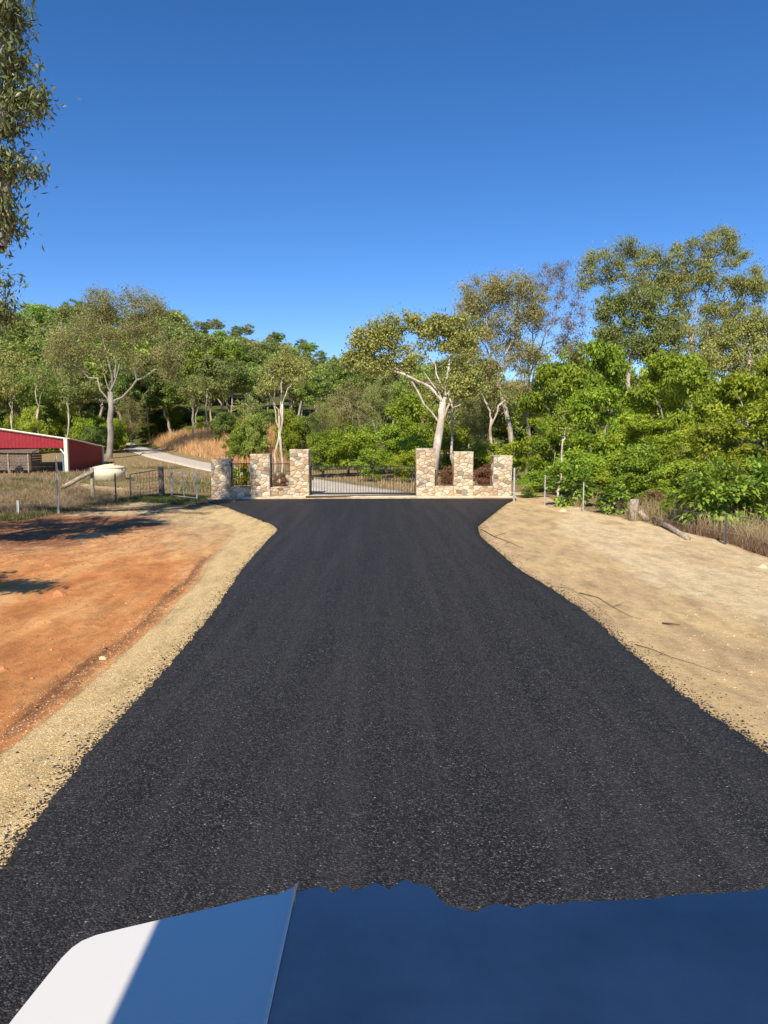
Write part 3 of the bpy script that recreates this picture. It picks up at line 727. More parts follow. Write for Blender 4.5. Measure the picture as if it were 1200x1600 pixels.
p8, t8 = post_obj('fence_post', 308, 781, 733, .03, M_GALV, 'thin steel latch post left of the lowest stone pillar', 'fence post', None, rough=False)
# log leaning on the strainer post
la = at(107, 757, p3.y - .3); lb_ = at(146, 737, p3.y - .14)
m = MB().tube([la + Vector((-.25, 0, -.10)), la, (la+lb_)/2 + Vector((0, 0, .04)), lb_], [.10, .10, .09, .085], 8); tag(m.build('leaning_log', M_WOOD, sm=True), 'weathered grey log leaning against the pale strainer post', 'log')
def wire_run(pts, zs, label, mat=M_GALV, r=.002, sag=.03):
    root = empty('wire_fence', pts[0], label, 'wire fence')
    for f in zs:
        m = MB()
        for (a, ta), (b, tb) in zip(pts_t[:-1], pts_t[1:]):
            A = Vector((a.x, a.y, a.z + (ta - a.z)*f)); B = Vector((b.x, b.y, b.z + (tb - b.z)*f))
            m.tube([A - pts_t[0][0], (A+B)/2 - Vector((0, 0, sag)) - pts_t[0][0], B - pts_t[0][0]], r, 4)
        m.build('wire', mat, root)
    return root
far_l = Vector((-30, 22.5, g1(-30, 22.5)))
pts_t = [(far_l, far_l.z + 1.3), (p2, t2 - .1), (p3, t3 - .1), (p4, t4), (p5, t5)]
wire_run([pts_t[0][0]], (.2, .42, .64, .86), 'thin strand wire fence running left from the sagging mesh gate')
# sagging mesh gate and tubular gate
def mesh_gate():
    A, B = Vector((p5.x + .03, p5.y, p5.z)), Vector((p6.x - .12, p6.y, p6.z)); L = (B.xy - A.xy).length
    root = empty('mesh_gate', A, 'sagging wire mesh farm gate with a sloping top rail', 'farm gate', None, math.atan2(B.y-A.y, B.x-A.x))
    h0, h1 = at(204, 741, p5.y).z - A.z, at(250, 734, p6.y).z - A.z
    MB().tube([(0, 0, .1), (0, 0, h0), (L, 0, h1), (L, 0, .1), (0, 0, .1)], .022, 6).build('gate_frame', M_PICKET, root)
    for k in range(1, 9):
        t = k/9; MB().tube([(L*t, 0, .1), (L*t, 0, h0 + (h1-h0)*t)], .005 if k not in (3, 6) else .012, 4).build('upright_wire', M_PICKET, root)
    for k in range(1, 7):
        t = k/7; MB().tube([(0, 0, .1 + (h0-.1)*t), (L, 0, .1 + (h1-.1)*t)], .005, 4).build('cross_wire', M_PICKET, root)
mesh_gate()
def tube_gate():
    A, B = Vector((p7.x + .04, p7.y, p7.z)), Vector((p8.x - .03, p8.y, p8.z)); L = (B.xy - A.xy).length
    root = empty('tube_gate', A, 'light tubular farm gate with rounded top left of the stone wall', 'farm gate', None, math.atan2(B.y-A.y, B.x-A.x))
    H = 1.18
    MB().tube([(0, 0, .12), (0, 0, H-.15), (.05, 0, H-.04), (.16, 0, H), (L-.16, 0, H-.02), (L-.05, 0, H-.06), (L, 0, H-.17), (L, 0, .12), (0, 0, .12)], .018, 6).build('gate_frame', M_GALV, root)
    MB().tube([(L*.5, 0, .12), (L*.5, 0, H)], .013, 6).build('upright', M_GALV, root)
    for z in (.35, .58, .8): MB().tube([(0, 0, z), (L, 0, z)], .006, 4).build('cross_wire', M_GALV, root)
tube_gate()
# right fence
r1, u1 = post_obj('steel_post', 803, 783, 731, .045, M_GALV, 'round galvanised post at the right end of the stone wall', 'fence post', 'galvanised posts right of the wall', rough=False)
r2, u2 = post_obj('steel_post', 851, 790, 742, .024, M_GALV, 'thin galvanised post left of the leafy shrub', 'fence post', 'galvanised posts right of the wall', rough=False)
r3, u3 = post_obj('steel_post', 911, 799, 753, .024, M_GALV, 'thin galvanised post half hidden in the leafy shrub', 'fence post', 'galvanised posts right of the wall', rough=False)
r4, u4 = post_obj('fence_post', 990, 812, 780, .16, M_WOOD, 'short thick weathered timber post at the sandy edge', 'fence post', None)
r5, u5 = star_picket(1133, 848, 803, 'dark star picket in brown grass at right', s=.03)
far_r = Vector((12.5, 12.0, g1(12.5, 12.0)))
pts_t = [(r1, u1 - .2), (r2, u2), (r3, u3), (r4, u4), (r5, u5), (far_r, far_r.z + .9)]
wire_run([pts_t[0][0]], (.4, .65, .9), 'strand wire fence along the right side of the sand')
m = MB().tube([r4 + Vector((.14, -.12, .34)), r4 + Vector((.24, -.16, .18)), r4 + Vector((.38, -.2, .03))], [.09, .10, .11], 7)
tag(m.build('timber_stay', M_WOOD, sm=True), 'stubby timber offcut slumped against the short thick post', 'log')
a = gp(1022, 815); b = gp(1075, 842); a.z = g1(a.x, a.y) + .10; b.z = g1(b.x, b.y) + .04
m = MB(); d = (b - a); ang = math.atan2(d.y, d.x)
m.tube([a, a*.5 + b*.5 + Vector((0, 0, .03)), b], [.085, .08, .08], 6); tag(m.build('fallen_rail', M_WOOD, sm=True), 'fallen grey timber rail lying at the sand edge', 'log')

# ------------------------------------------------------------------ red shed, tank, crate
def shed():
    Y0 = 57.0
    FR = at(106, 745, Y0); topFR = at(106, 684.5, Y0).z; zb = g1(FR.x, Y0) - .1
    FL = at(-210, 745, Y0 - 3); topFL = at(-210, 637, Y0 - 3).z
    BR = at(160, 728, Y0 + 12); topBR = at(160, 697.5, Y0 + 12).z
    root = empty('farm_shed', (FR.x, FR.y, zb), 'open fronted red steel farm shed with cream trims at far left', 'shed')
    o = Vector((FR.x, FR.y, zb)); L = lambda p, z: Vector((p.x, p.y, z)) - o
    BL = FL + (BR - FR); topBL = topFL + topBR - topFR
    # corrugated fascia, panel by panel
    u = (FR - FL); fb = at(106, 700, Y0).z
    def sheet(name, A, B, za0, zb0, za1, zb1, n, mat):
        """sheets with ribs: from A to B, bottoms za0->zb0, tops za1->zb1"""
        d = Vector((B.x-A.x, B.y-A.y, 0)); nrm = Vector((d.y, -d.x, 0)).normalized()
        for k in range(n):
            m = MB(); r = 6
            V = []
            for j in range(r*4 + 1):
                t = (k + j/(r*4))/n * .9995; q = (0, .0, .016, .016)[j % 4]
                p = Vector((A.x, A.y, 0)) + d*t + nrm*q
                V.append((p.x, p.y, za0 + (zb0-za0)*t)); V.append((p.x, p.y, za1 + (zb1-za1)*t))
            V = [Vector(v) - o for v in V]; m.add(V, [(2*j, 2*j+2, 2*j+3, 2*j+1) for j in range(r*4)])
            ob = m.build(name, mat, root)
            s = ob.modifiers.new('s', 'SOLIDIFY'); s.thickness = .008
    sheet('fascia_sheet', FL, FR, fb, fb, topFL - .10, topFR - .10, 9, M_RED)
    sheet('wall_sheet', FR, BR, zb, tz1(BR.x, BR.y) - .3, topFR - .08, topBR - .08, 8, M_RED)
    # roof plane sheets
    m = MB(); ov = .25
    V = [L(FL, topFL), L(FR, topFR), L(BR, topBR), L(BL, topBL)]; V[1] += Vector((.2, -.1, 0)); V[2] += Vector((.2, .2, 0)); V[0].y -= .1
    m.add(V + [v - Vector((0, 0, .05)) for v in V], [(0,1,2,3), (7,6,5,4), (0,4,5,1), (1,5,6,2), (2,6,7,3), (3,7,4,0)]).build('roof', M_CREAM, root)
    # gutters and trims
    MB().tube([L(FL, topFL - .05) + Vector((0, -.12, 0)), L(FR, topFR - .05) + Vector((0, -.12, 0))], .08, 4).build('gutter', M_CREAM, root)
    MB().tube([L(FR, topFR - .02) + Vector((.2, 0, 0)), L(BR, topBR - .02) + Vector((.2, 0, 0))], .06, 4).build('barge_trim', M_CREAM, root)
    MB().box((0, -.08, (topFR - zb)/2), (.26, .24, topFR - zb - .1)).build('corner_post', M_CREAM, root)
    e = L(BR, zb); MB().box((e.x + .02, e.y, (topBR - zb)/2), (.25, .2, topBR - zb - .1)).build('corner_post', M_CREAM, root)
    q = at(99, 720, Y0 + .5) - o; MB().tube([(q.x, q.y, 0), (q.x, q.y, fb - zb)], .07, 6).build('downpipe', plain('blue_paint', (.12,.25,.45)), root)
    a1 = at(94, 701, Y0) - o; a2 = at(104, 714, Y0) - o; MB().tube([a1, a2], .06, 6).build('knee_brace', M_WHITE, root)
    for t in (.35, .7):
        p = FL.lerp(FR, 1 - t*.9) + (BR - FR)*.5; h = topFR; MB().tube([L(p, zb), L(p, h)], .08, 6).build('inner_post', M_GALV, root)
shed()
def crate_pen():
    A = at(-60, 746, 54); B = at(46, 746, 55.5); z = g1(B.x, B.y); root = empty('timber_cart', (B.x, B.y, z), 'weathered plank sided cart parked under the red shed', 'cart')
    L = (A - B).length
    for k in range(7):
        MB().box((-L/2 + .1, 0, .35 + .19*k), (L, .05, .165)).build('plank', M_WOOD_D, root)
        MB().box((0.12, .95, .35 + .19*k), (.05, 1.8, .165)).build('plank', M_WOOD_D, root)
    for k in range(4): MB().box((-L*k/3, -.06, .85), (.09, .08, 1.5)).build('stake', M_WOOD, root)
    MB().add([(-L, -.2, 1.62), (.35, -.2, 1.55), (.35, 2, 1.95), (-L, 2, 2.0), (-L, -.2, 1.68), (.35, -.2, 1.61), (.35, 2, 2.01), (-L, 2, 2.06)], [(3,2,1,0), (4,5,6,7), (0,1,5,4), (1,2,6,5), (2,3,7,6), (3,0,4,7)]).build('cover_sheet', M_WOOD_D, root)
    for x in (-.7, -3): MB().tube([(x, -.12, .3), (x, .1, .3)], .3, 14).build('wheel', M_RUBBER, root)
crate_pen()
def tank():
    c = at(171, 745, 50); z = g1(c.x, c.y); r = 24/1150*50; H = at(171, 731.5, 50).z - z; H = max(H, .8)
    root = empty('water_tank', (c.x, c.y, z), 'squat cream round water tank with a low conical lid beside the shed', 'water tank')
    MB().tube([(0, 0, -.1), (0, 0, H*.33), (0, 0, H*.34), (0, 0, H)], [r, r, r*1.01, r], 28).build('tank_wall', M_TANK, root, True)
    MB().tube([(0, 0, H + .002), (0, 0, H + .06), (0, 0, H + .22), (0, 0, H + .24)], [r*1.03, r*1.02, r*.35, r*.3], 28).build('lid', M_TANK, root)
    MB().tube([(r*.3, -r*.3, H + .15), (r*.3, -r*.3, H + .28)], .2, 12).build('hatch', M_TANK, root)
    MB().tube([(-r*.9, -.5, 0.1), (-r*.9, -.5, .4)], .04, 6).build('outlet_pipe', M_GALV, root)
tank()

# ------------------------------------------------------------------ trees
def unit(n, rng):
    v = rng.normal(size=(n, 3)); return v / np.linalg.norm(v, axis=1)[:, None]
def leaves_mesh(name, C_, Rr_, n_per, ll, lw, rng, mat, droop=.3, flat=.75, shell=.5, quads=True, fuzz=.4, facing=.5):
    k = np.repeat(np.arange(len(C_)), np.maximum(3, (n_per * (Rr_ / Rr_.mean())**2).astype(int)))
    n = len(k); d = unit(n, rng); rr = (rng.random(n)**shell) * Rr_[k]
    if fuzz: q = rng.random(n) < fuzz; rr[q] = np.minimum(np.abs(rng.normal(size=q.sum()))*.75, 1.9) * Rr_[k][q]
    p = C_[k] + d * rr[:, None] * np.array([1, 1, flat])
    nrm = d * facing + rng.normal(size=(n, 3)) * .55 + np.array([0, -.05, .35]) ; nrm /= np.linalg.norm(nrm, axis=1)[:, None]
    a = rng.normal(size=(n, 3)) + np.array([0, 0, -2.5*droop]); a -= nrm * (a*nrm).sum(1)[:, None]; a /= np.linalg.norm(a, axis=1)[:, None] + 1e-9
    b = np.cross(nrm, a); s = (.6 + .8*rng.random(n))[:, None]
    V = np.stack([p - a*ll/2*s, p + b*lw/2*s - nrm*lw*.12, p + a*ll/2*s, p - b*lw/2*s - nrm*lw*.12], 1).reshape(-1, 3)
    F = np.arange(n*4).reshape(n, 4)
    # small clumps share a tone so that crowns break into lighter and darker sprays
    tone = np.clip(.55*rng.random(n) + .45*rng.random(len(C_))[k], 0, 1)
    return np_mesh(name, V, F, mat, False, {'rnd': np.repeat(tone, 4)})
def skeleton(base, fork, T, rng, r0, wig=.06, extra_up=.15, twig=.012, cost_up=1.0):
    """returns list of branches [(pts, radii)]"""
    base = np.array(base, float); fork = np.array(fork, float)
    nt_ = 6; nodes = []; par = []
    L = np.linalg.norm(fork - base)
    for i in range(nt_):
        t = i/(nt_-1); q = base + (fork-base)*t + (rng.normal(size=3)*wig*L*.35 if 0 < i < nt_-1 else 0)
        nodes.append(q); par.append(i-1)
    chains = [list(range(nt_))]
    K = int(np.clip(len(T) / 16, 2, 8)); cen = T[rng.choice(len(T), K, replace=False)].copy()
    for _ in range(6):
        lab = np.argmin(np.linalg.norm(T[:, None] - cen[None], axis=2), 1)
        for q in range(K):
            if (lab == q).any(): cen[q] = T[lab == q].mean(0)
    for q in range(K):
        j = nt_-1 if (q % 3 or L < 2.5) else nt_-2
        A = nodes[j]; B_ = A + (cen[q] - A) * .8; dist = np.linalg.norm(B_ - A)
        if dist < .6: continue
        M_ = A + (B_ - A) * np.array([.32, .32, .62]) + rng.normal(size=3) * dist * .05
        idx = [j]; ns = 6
        for s in range(1, ns+1):
            f = s/ns; p = A*(1-f)**2 + 2*M_*f*(1-f) + B_*f*f + (rng.normal(size=3)*dist*.028 if s < ns else 0)
            nodes.append(p); par.append(idx[-1]); idx.append(len(nodes)-1)
        chains.append(idx)
    order = np.argsort(np.linalg.norm(T - fork, axis=1))
    for ti in order:
        t = T[ti]; N = np.array(nodes); st = nt_-1
        D = np.linalg.norm(N - t, axis=1) + np.maximum(0, N[:,2] - t[2]) * .8 * cost_up
        D[:st] += 1e3; j = int(np.argmin(D)); A = N[j]; dist = np.linalg.norm(t - A)
        ns = max(2, min(4, int(dist/.7))); idx = [j]
        for s in range(1, ns+1):
            f = s/ns; q = A + (t-A)*f
            if s < ns: q = q + rng.normal(size=3)*dist*.09 + np.array([0, 0, extra_up*dist*.5*math.sin(math.pi*f)])
            nodes.append(q); par.append(idx[-1]); idx.append(len(nodes)-1)
        chains.append(idx)
    w = np.zeros(len(nodes)); 
    for c in chains[1:]: w[c[-1]] += 1
    for i in range(len(nodes)-1, 0, -1):
        if par[i] >= 0: w[par[i]] += w[i]
    w = np.maximum(w, .5); W = max(w[nt_-1], w[nt_-2])
    rr = np.maximum(twig, r0 * .78 * (w/W)**.54)
    for i in range(nt_): rr[i] = r0 * (1.12 - .30*i/(nt_-1)) * (1.25 if i == 0 else 1)
    out = []
    for c in chains:
        r = [rr[i] for i in c]
        if c[0] >= nt_-2 or c is not chains[0]: r[0] = min(rr[c[0]], rr[c[1]]*1.25) if c is not chains[0] else r[0]
        out.append(([nodes[i] for i in c], r))
    return out
def branch_mesh(name, brs, mat, ntr=9):
    m = MB()
    for i, (p, r) in enumerate(brs): m.tube(p, r, ntr if i == 0 else (6 if max(r) > .05 else 4), cap=(i == 0))
    return mesh(name, m.v, m.f, mat, True)

def proto_tree(kind, seed):
    """meshes for a tree about 10 m tall, base at origin"""
    rng = np.random.default_rng(seed)
    if kind == 'gum':            # lumpy eucalypt, bare lower trunk
        n = 84; d = unit(n, rng); rad_ = rng.random(n)**.45
        T = d * rad_[:, None] * np.array([2.9, 2.9, 3.0]) + np.array([0, 0, 6.6]); T = T[T[:,2] > 3.6]
        T[:, :2] *= (1 + .25*rng.normal(size=(len(T), 1))*.5)
        br = skeleton((0, 0, -.5), (rng.normal()*.3, rng.normal()*.3, 3.4), T, rng, .12)
        T = T + rng.normal(size=T.shape)*.35; Rr_ = .35 + .55*rng.random(len(T))**1.5
        return branch_mesh('trunk', br, B_PALE), leaves_mesh('crown', T, Rr_, 115, .29, .12, rng, L_HILL, .45)
    if kind == 'tallgum':
        n = 72; d = unit(n, rng)
        T = d * (rng.random(n)**.5)[:, None] * np.array([2.1, 2.1, 3.2]) + np.array([0, 0, 6.9])
        br = skeleton((0, 0, -.5), (rng.normal()*.3, rng.normal()*.3, 4.2), T, rng, .09)
        Rr_ = .3 + .5*rng.random(len(T))**1.5
        return branch_mesh('trunk', br, B_PALE), leaves_mesh('crown', T, Rr_, 80, .27, .095, rng, L_OLIVE, .7)
    if kind == 'shrub':
        n = 52; d = unit(n, rng)
        T = d * (rng.random(n)**.33)[:, None] * np.array([4.2, 4.2, 4.2]) + np.array([0, 0, 4.9]); T = T[T[:,2] > .6]
        br = skeleton((0, 0, -.5), (0, 0, 1.6), T, rng, .22)
        Rr_ = .9 + .7*rng.random(len(T))
        return branch_mesh('trunk', br, B_DARK), leaves_mesh('crown', T, Rr_, 230, .36, .20, rng, L_SHRUB, .15, .65, .4)
    if kind == 'layered':        # spreading tree with shelves of foliage
        n = 66; a = rng.random(n)*6.283; zz = rng.random(n)
        rr = (1 - .75*zz**2.2) * (.45 + .6*rng.random(n)) * 4.6
        T = np.stack([np.cos(a)*rr, np.sin(a)*rr, 1.4 + 8.0*zz - .06*rr**1.5], 1)
        br = skeleton((0, 0, -.5), (.1, 0, 2.0), T, rng, .22, extra_up=.3)
        Rr_ = .55 + .85*rng.random(n)
        return branch_mesh('trunk', br, B_GREY), leaves_mesh('crown', T, Rr_, 300, .34, .145, rng, L_BRIGHT, .35, .55, .42, facing=.8, fuzz=.3)
    if kind == 'wispy':          # dry thin shrub
        n = 60; d = unit(n, rng)
        T = d * (rng.random(n)**.4)[:, None] * np.array([3.2, 3.2, 4.3]) + np.array([0, 0, 5.3]); T = T[T[:,2] > 1.2]
        br = skeleton((0, 0, -.5), (0, 0, 1.2), T, rng, .16, twig=.02)
        Rr_ = .7 + .4*rng.random(len(T))
        return branch_mesh('trunk', br, B_GREY), leaves_mesh('crown', T, Rr_, 150, .26, .06, rng, L_BROWN, .2, .9)
PROTO = {}
for k, ns in (('gum', 4), ('tallgum', 3), ('shrub', 3), ('layered', 3), ('wispy', 2)):
    PROTO[k] = [proto_tree(k, 100 + 7*i + len(k)) for i in range(ns)]
def place(kind, x, y, h, w=None, label='', group=None, mat=None, bark=None, name='tree', cat='tree', sink=0, var=None):
    tm, cm = PROTO[kind][PR.randrange(len(PROTO[kind])) if var is None else var]
    s = h/10; sw = s if w is None else w/(6.4 if kind in ('gum',) else 5.2 if kind == 'tallgum' else 9.6 if kind in ('shrub', 'layered') else 7.2)
    root = empty(name, (x, y, g1(x, y) - sink), label, cat, group, PR.random()*6.283); root.scale = (sw, sw, s)
    t = obj('trunk', tm, root); c = obj('crown', cm, root)
    for o_, m_ in ((t, bark), (c, mat)):
        if m_: o_.material_slots[0].link = 'OBJECT'; o_.material_slots[0].material = m_
    return root
def place_px(kind, px, top, Y, wpx=None, **kw):
    p = at(px, 700, Y); h = at(px, top, Y).z - g1(p.x, Y) + kw.get('sink', 0)
    return place(kind, p.x, Y, h, None if wpx is None else wpx/FPX*Y, **kw)

# hillside forest: skyline heights read off the photograph, trees spread over the slope
ALL = []
def forest():
    sky_px = [(-120,470),(0,470),(40,475),(110,462),(200,478),(300,492),(360,512),(440,525),(520,560),(600,560),(700,560)]
    pts = []; tries = 0
    while len(pts) < 150 and tries < 6000:
        tries += 1
        y = 98 + 125*PR.random()**1.1; u = -.66 + .80*PR.random(); x = u*y
        if all((x-a)**2 + (y-b)**2 > (3.6 + y*.018)**2 for a, b in pts): pts.append((x, y))
    for (x, y) in pts:
        px = CX + x/y*FPX; lim = np.interp(px, [p[0] for p in sky_px], [p[1] for p in sky_px])
        kind = PR.choice(['gum', 'gum', 'gum', 'tallgum']); h = 10 + 6*PR.random()
        hmax = at(px, lim + PR.uniform(-8, 22), y).z - g1(x, y)
        h = min(h, hmax) if hmax > 5 else 5
        mt = PR.choices([L_HILL, L_OLIVE, L_SHRUB, L_BROWN], [6, 4, 1, .8])[0]
        lab = {L_HILL: 'mid green gum tree among many on the wooded hillside', L_OLIVE: 'olive green gum tree among many on the wooded hillside',
               L_SHRUB: 'deep green bushy tree among many on the wooded hillside', L_BROWN: 'brownish dry crowned tree among many on the wooded hillside'}[mt]
        ALL.append(place(kind, x, y, h, h*(.75 + .3*PR.random()), label=lab, group='trees on the wooded hillside', mat=mt, name='gum_tree')); ALL[-1]['short'] = {L_HILL: 'mid green gum', L_OLIVE: 'olive gum', L_SHRUB: 'deep green tree', L_BROWN: 'brownish dry tree'}[mt]
    # forest edge at the foot of the slope
    n = 0
    for px, Y, top in [(-70,88,520),(-20,84,560),(25,90,545),(62,86,570),(100,93,550),(132,88,575),(205,96,545),(236,102,560),(268,104,540),(305,100,570),(330,96,545),(362,90,560),(395,92,565),(470,84,575),(300,120,520),(350,118,515),(405,112,530),(450,104,545),(500,95,560)]:
        ALL.append(place_px('tallgum' if n % 2 else 'gum', px, top + PR.uniform(-6, 6), Y, PR.uniform(60, 90), label='slender pale trunked gum at the foot of the wooded slope', group='pale trunked gums at the forest edge', mat=[L_HILL, L_OLIVE, L_OLIVE][n % 3], name='gum_tree', bark=B_PALE)); ALL[-1]['short'] = 'slender pale trunked gum'; n += 1
    for k in range(46):
        px = -60 + 13.5*k + PR.uniform(-6, 6); Y = 84 + PR.uniform(-3, 16) + (10 if 190 < px < 330 else 0) - (14 if px > 340 else 0)
        if 200 < px < 300: Y = 103 + 6*PR.random()
        top = PR.uniform(628, 668) if px < 330 else PR.uniform(630, 672)
        lab = 'rounded green shrub in the undergrowth below the gums'
        ALL.append(place_px('shrub', px, top, Y, PR.uniform(38, 62), label=lab, group='undergrowth shrubs at the forest edge', mat=PR.choice([L_SHRUB, L_SHRUB, L_HILL, L_BRIGHT]), name='shrub', cat='shrub', sink=.4)); ALL[-1]['short'] = 'green undergrowth shrub'
forest()
S = lambda kind, px, top, Y, w, label, mat, name='shrub', cat='shrub', **kw: place_px(kind, px, top, Y, w, label=label, mat=mat, name=name, cat=cat, **kw)
# labels made distinct: by landmark, place on the slope and order
def distinct(objs):
    cols = [(100, 'above the red shed'), (215, 'round the large grey gum'), (335, 'above the orange grass bank'), (485, 'above the left wing wall'), (650, 'above the black gate'), (840, 'behind the right wing wall'), (5000, 'behind the right thicket')]
    first = {}
    for o in objs:
        p = o.location; px = CX + p.x / p.y * FPX; col = next(c for l, c in cols if px < l)
        row = '' if p.x > 0 else ' low on slope' if p.y < 110 else ' partway up slope' if p.y < 150 else ' high on slope' if p.y < 190 else ' on the hilltop'
        first.setdefault(o['short'] + row + ' ' + col, []).append((px, p.y, o))
    words = 'first second third fourth fifth sixth seventh eighth ninth tenth eleventh twelfth thirteenth fourteenth fifteenth sixteenth seventeenth eighteenth nineteenth twentieth'.split()
    for lab, L in first.items():
        L.sort(key=lambda t: t[0])
        for i, (px, y, o) in enumerate(L):
            o['label'] = lab if len(L) == 1 else '%s, %s from left' % (lab, words[min(i, 19)])
            del o['short']
# green mass behind the gate
for px_, top_, Y_, w_, m_, l_ in [(500,575,82,80,L_HILL,'mid green gum behind the left end of the gate'), (545,548,88,85,L_HILL,'green gum on the rise behind the wispy tree'), (590,560,80,80,L_OLIVE,'olive gum seen under the left arm of the white gum'), (640,575,76,80,L_HILL,'green gum filling the gap left of the white gum trunk'), (705,570,72,90,L_OLIVE,'olive gum behind the fork of the white gum'), (750,600,68,80,L_OLIVE,'olive gum behind the railing right of the gate'), (800,590,70,90,L_HILL,'green gum behind the brown crowned gum')]:
    S('gum', px_, top_, Y_, w_, l_, m_, 'gum_tree', 'tree')
S('gum', 872, 532, 66, 110, 'mid green gum below the sparse purplish crown', L_HILL, 'gum_tree', 'tree')
S('gum', 760, 575, 66, 80, 'olive gum between the white gum and the brown gum', L_OLIVE, 'gum_tree', 'tree')
S('gum', 912, 520, 62, 95, 'olive gum filling the gap below the sparse purplish crown', L_OLIVE, 'gum_tree', 'tree')
S('gum', 845, 575, 60, 80, 'green gum behind the curved pale trunks', L_HILL, 'gum_tree', 'tree')
S('wispy', 205, 612, 92, 60, 'grey brown twiggy shrub left of the orange grass bank', L_BROWN)
S('wispy', 545, 590, 66, 85, 'brownish olive wispy tree behind the left half of the gate', L_BROWN, 'wispy_tree', 'tree')
S('wispy', 590, 585, 70, 75, 'greyish olive wispy tree under the pale gum crown', L_OLIVE, 'wispy_tree', 'tree')
S('wispy', 505, 620, 64, 60, 'low olive wispy tree right of the twin trunks', L_OLIVE, 'wispy_tree', 'tree')
S('shrub', 642, 600, 62, 95, 'bright green rounded tree between the gate and white trunked gum', L_BRIGHT, 'green_tree', 'tree')
S('shrub', 600, 655, 56, 95, 'dark green shrub behind the middle of the gate', L_SHRUB)
S('shrub', 545, 660, 53, 90, 'light green shrub behind the left part of the gate', L_BRIGHT)
S('shrub', 505, 668, 52, 70, 'green shrub beside the tallest left pillar', L_BRIGHT)
S('shrub', 650, 675, 50, 80, 'green shrub behind the right end of the gate', L_SHRUB)
S('shrub', 580, 695, 47, 60, 'small low shrub just behind the gate bars', L_SHRUB)
S('shrub', 630, 700, 46, 55, 'small bright shrub near the right gate end', L_BRIGHT)
S('shrub', 460, 655, 74, 70, 'green shrub behind the two left pillars', L_SHRUB)
S('shrub', 700, 660, 53, 80, 'dark shrub behind the white gum trunk', L_SHRUB)
S('wispy', 730, 640, 56, 70, 'olive wispy shrub between white gum and green trees', L_OLIVE)
S('shrub', 755, 690, 50, 80, 'dark shrub behind the lowest right pillar', L_SHRUB)
S('shrub', 715, 725, 39, 60, 'burgundy leaved shrub behind the railing right of the gate', L_RED, sink=.1)
S('shrub', 762, 722, 38, 55, 'dark red shrub behind the lowest right pillar', L_RED, sink=.1)
S('shrub', 800, 690, 47, 80, 'green shrub over the round steel post', L_SHRUB)
S('shrub', 832, 735, 33, 62, 'dry olive shrub between two galvanised posts', L_SHRUB)
S('shrub', 437, 735, 37.5, 30, 'small reddish garden shrub behind the left railing', L_RED)
# green screen of trees at right (prototype 'layered')
gb = 'bright green spreading trees on the right'
for px, top, Y, w, lb in [(872,562,44,160,'bright green spreading tree nearest the stone wall'),
    (940,528,46,150,'tallest narrow bright green tree under the gum crown'), (930,600,38,170,'broad bright green tree behind the leafy shrub'),
    (1050,545,40,190,'bright green spreading tree with rounded top, centre of the right thicket'), (1150,580,34,190,'broad layered bright green tree at the right edge'),
    (1010,650,32,170,'low layered green tree above the short thick post'), (1120,655,28.5,170,'low green tree behind the broad leaved bush'),
    (1225,540,36,190,'tall bright green tree cut by the right picture edge'), (870,660,37,110,'low bushy green tree behind the sapling'), (1230,650,26,160,'low green tree behind the brown grass at far right')]:
    S('layered', px, top, Y, w, lb, L_BRIGHT, 'green_tree', 'tree', group=gb)
for px, top, Y, w, lb in [(1000,690,29.5,110,'dark understorey shrub beneath the layered green trees'), (905,700,34,100,'dark understorey shrub behind the thin galvanised posts'), (1075,710,27,110,'dark understorey shrub behind the broad leaved bush')]:
    S('shrub', px, top, Y, w, lb, L_SHRUB)
# backing trees far right
for k in range(26):
    px = 690 + 24*k + PR.uniform(-9, 9); Y = PR.uniform(66, 105)
    ALL.append(place_px(PR.choice(['gum', 'shrub', 'gum']), px, PR.uniform(585, 640) if px < 900 else PR.uniform(540, 600), Y, PR.uniform(70, 110), label='dark green background tree behind the right thicket', group='background trees at right', mat=PR.choice([L_HILL, L_OLIVE, L_SHRUB]), name='background_tree')); ALL[-1]['short'] = 'dark background tree'
distinct(ALL)

def hero(name, label, base_px, Y, base_z, fork, lumps, r0, bark, lm, nleaf, ll, lw, droop, seed, blob=(.5, 1.0), per=None, depth=1.0, trunk_pts=None, cat='tree', twig=.015, facing=.5, flat=.8):
    """crown given as lumps (px, py, rx, ry, count) in photo pixels, at distance Y, real depth = its width"""
    rng = np.random.default_rng(seed); b = at(base_px, 700, Y); z = g1(b.x, Y) if base_z is None else base_z
    o = Vector((b.x, Y, z)); root = empty(name, o, label, cat); T = []
    for (px, py, rx, ry, n) in lumps:
        c = at(px, py, Y); sx, sz = rx/FPX*Y, ry/FPX*Y
        d = unit(n, rng) * (rng.random(n)**.4)[:, None]
        T.append(np.array(c)[None] - np.array(o)[None] + d * np.array([sx, (sx+sz)/2*depth, sz]))
    T = np.concatenate(T); f = at(fork[0], fork[1], Y) - o
    br = skeleton((0, 0, -.4), tuple(f), T, rng, r0, twig=twig, extra_up=.2)
    if trunk_pts:
        pp = [np.array((0, 0, -.4))] + [np.array(at(px, py, Y) - o) for px, py in trunk_pts] + [np.array(f)]
        br[0] = (pp, list(np.linspace(r0*1.25, r0*.85, len(pp))))
    obj('trunk', branch_mesh('trunk', br, bark, 12), root)
    Rr_ = blob[0] + (blob[1]-blob[0])*rng.random(len(T))
    obj('crown', leaves_mesh('crown', T, Rr_, nleaf, ll, lw, rng, lm, droop, flat, .5, facing=facing), root)
    return root, T, o
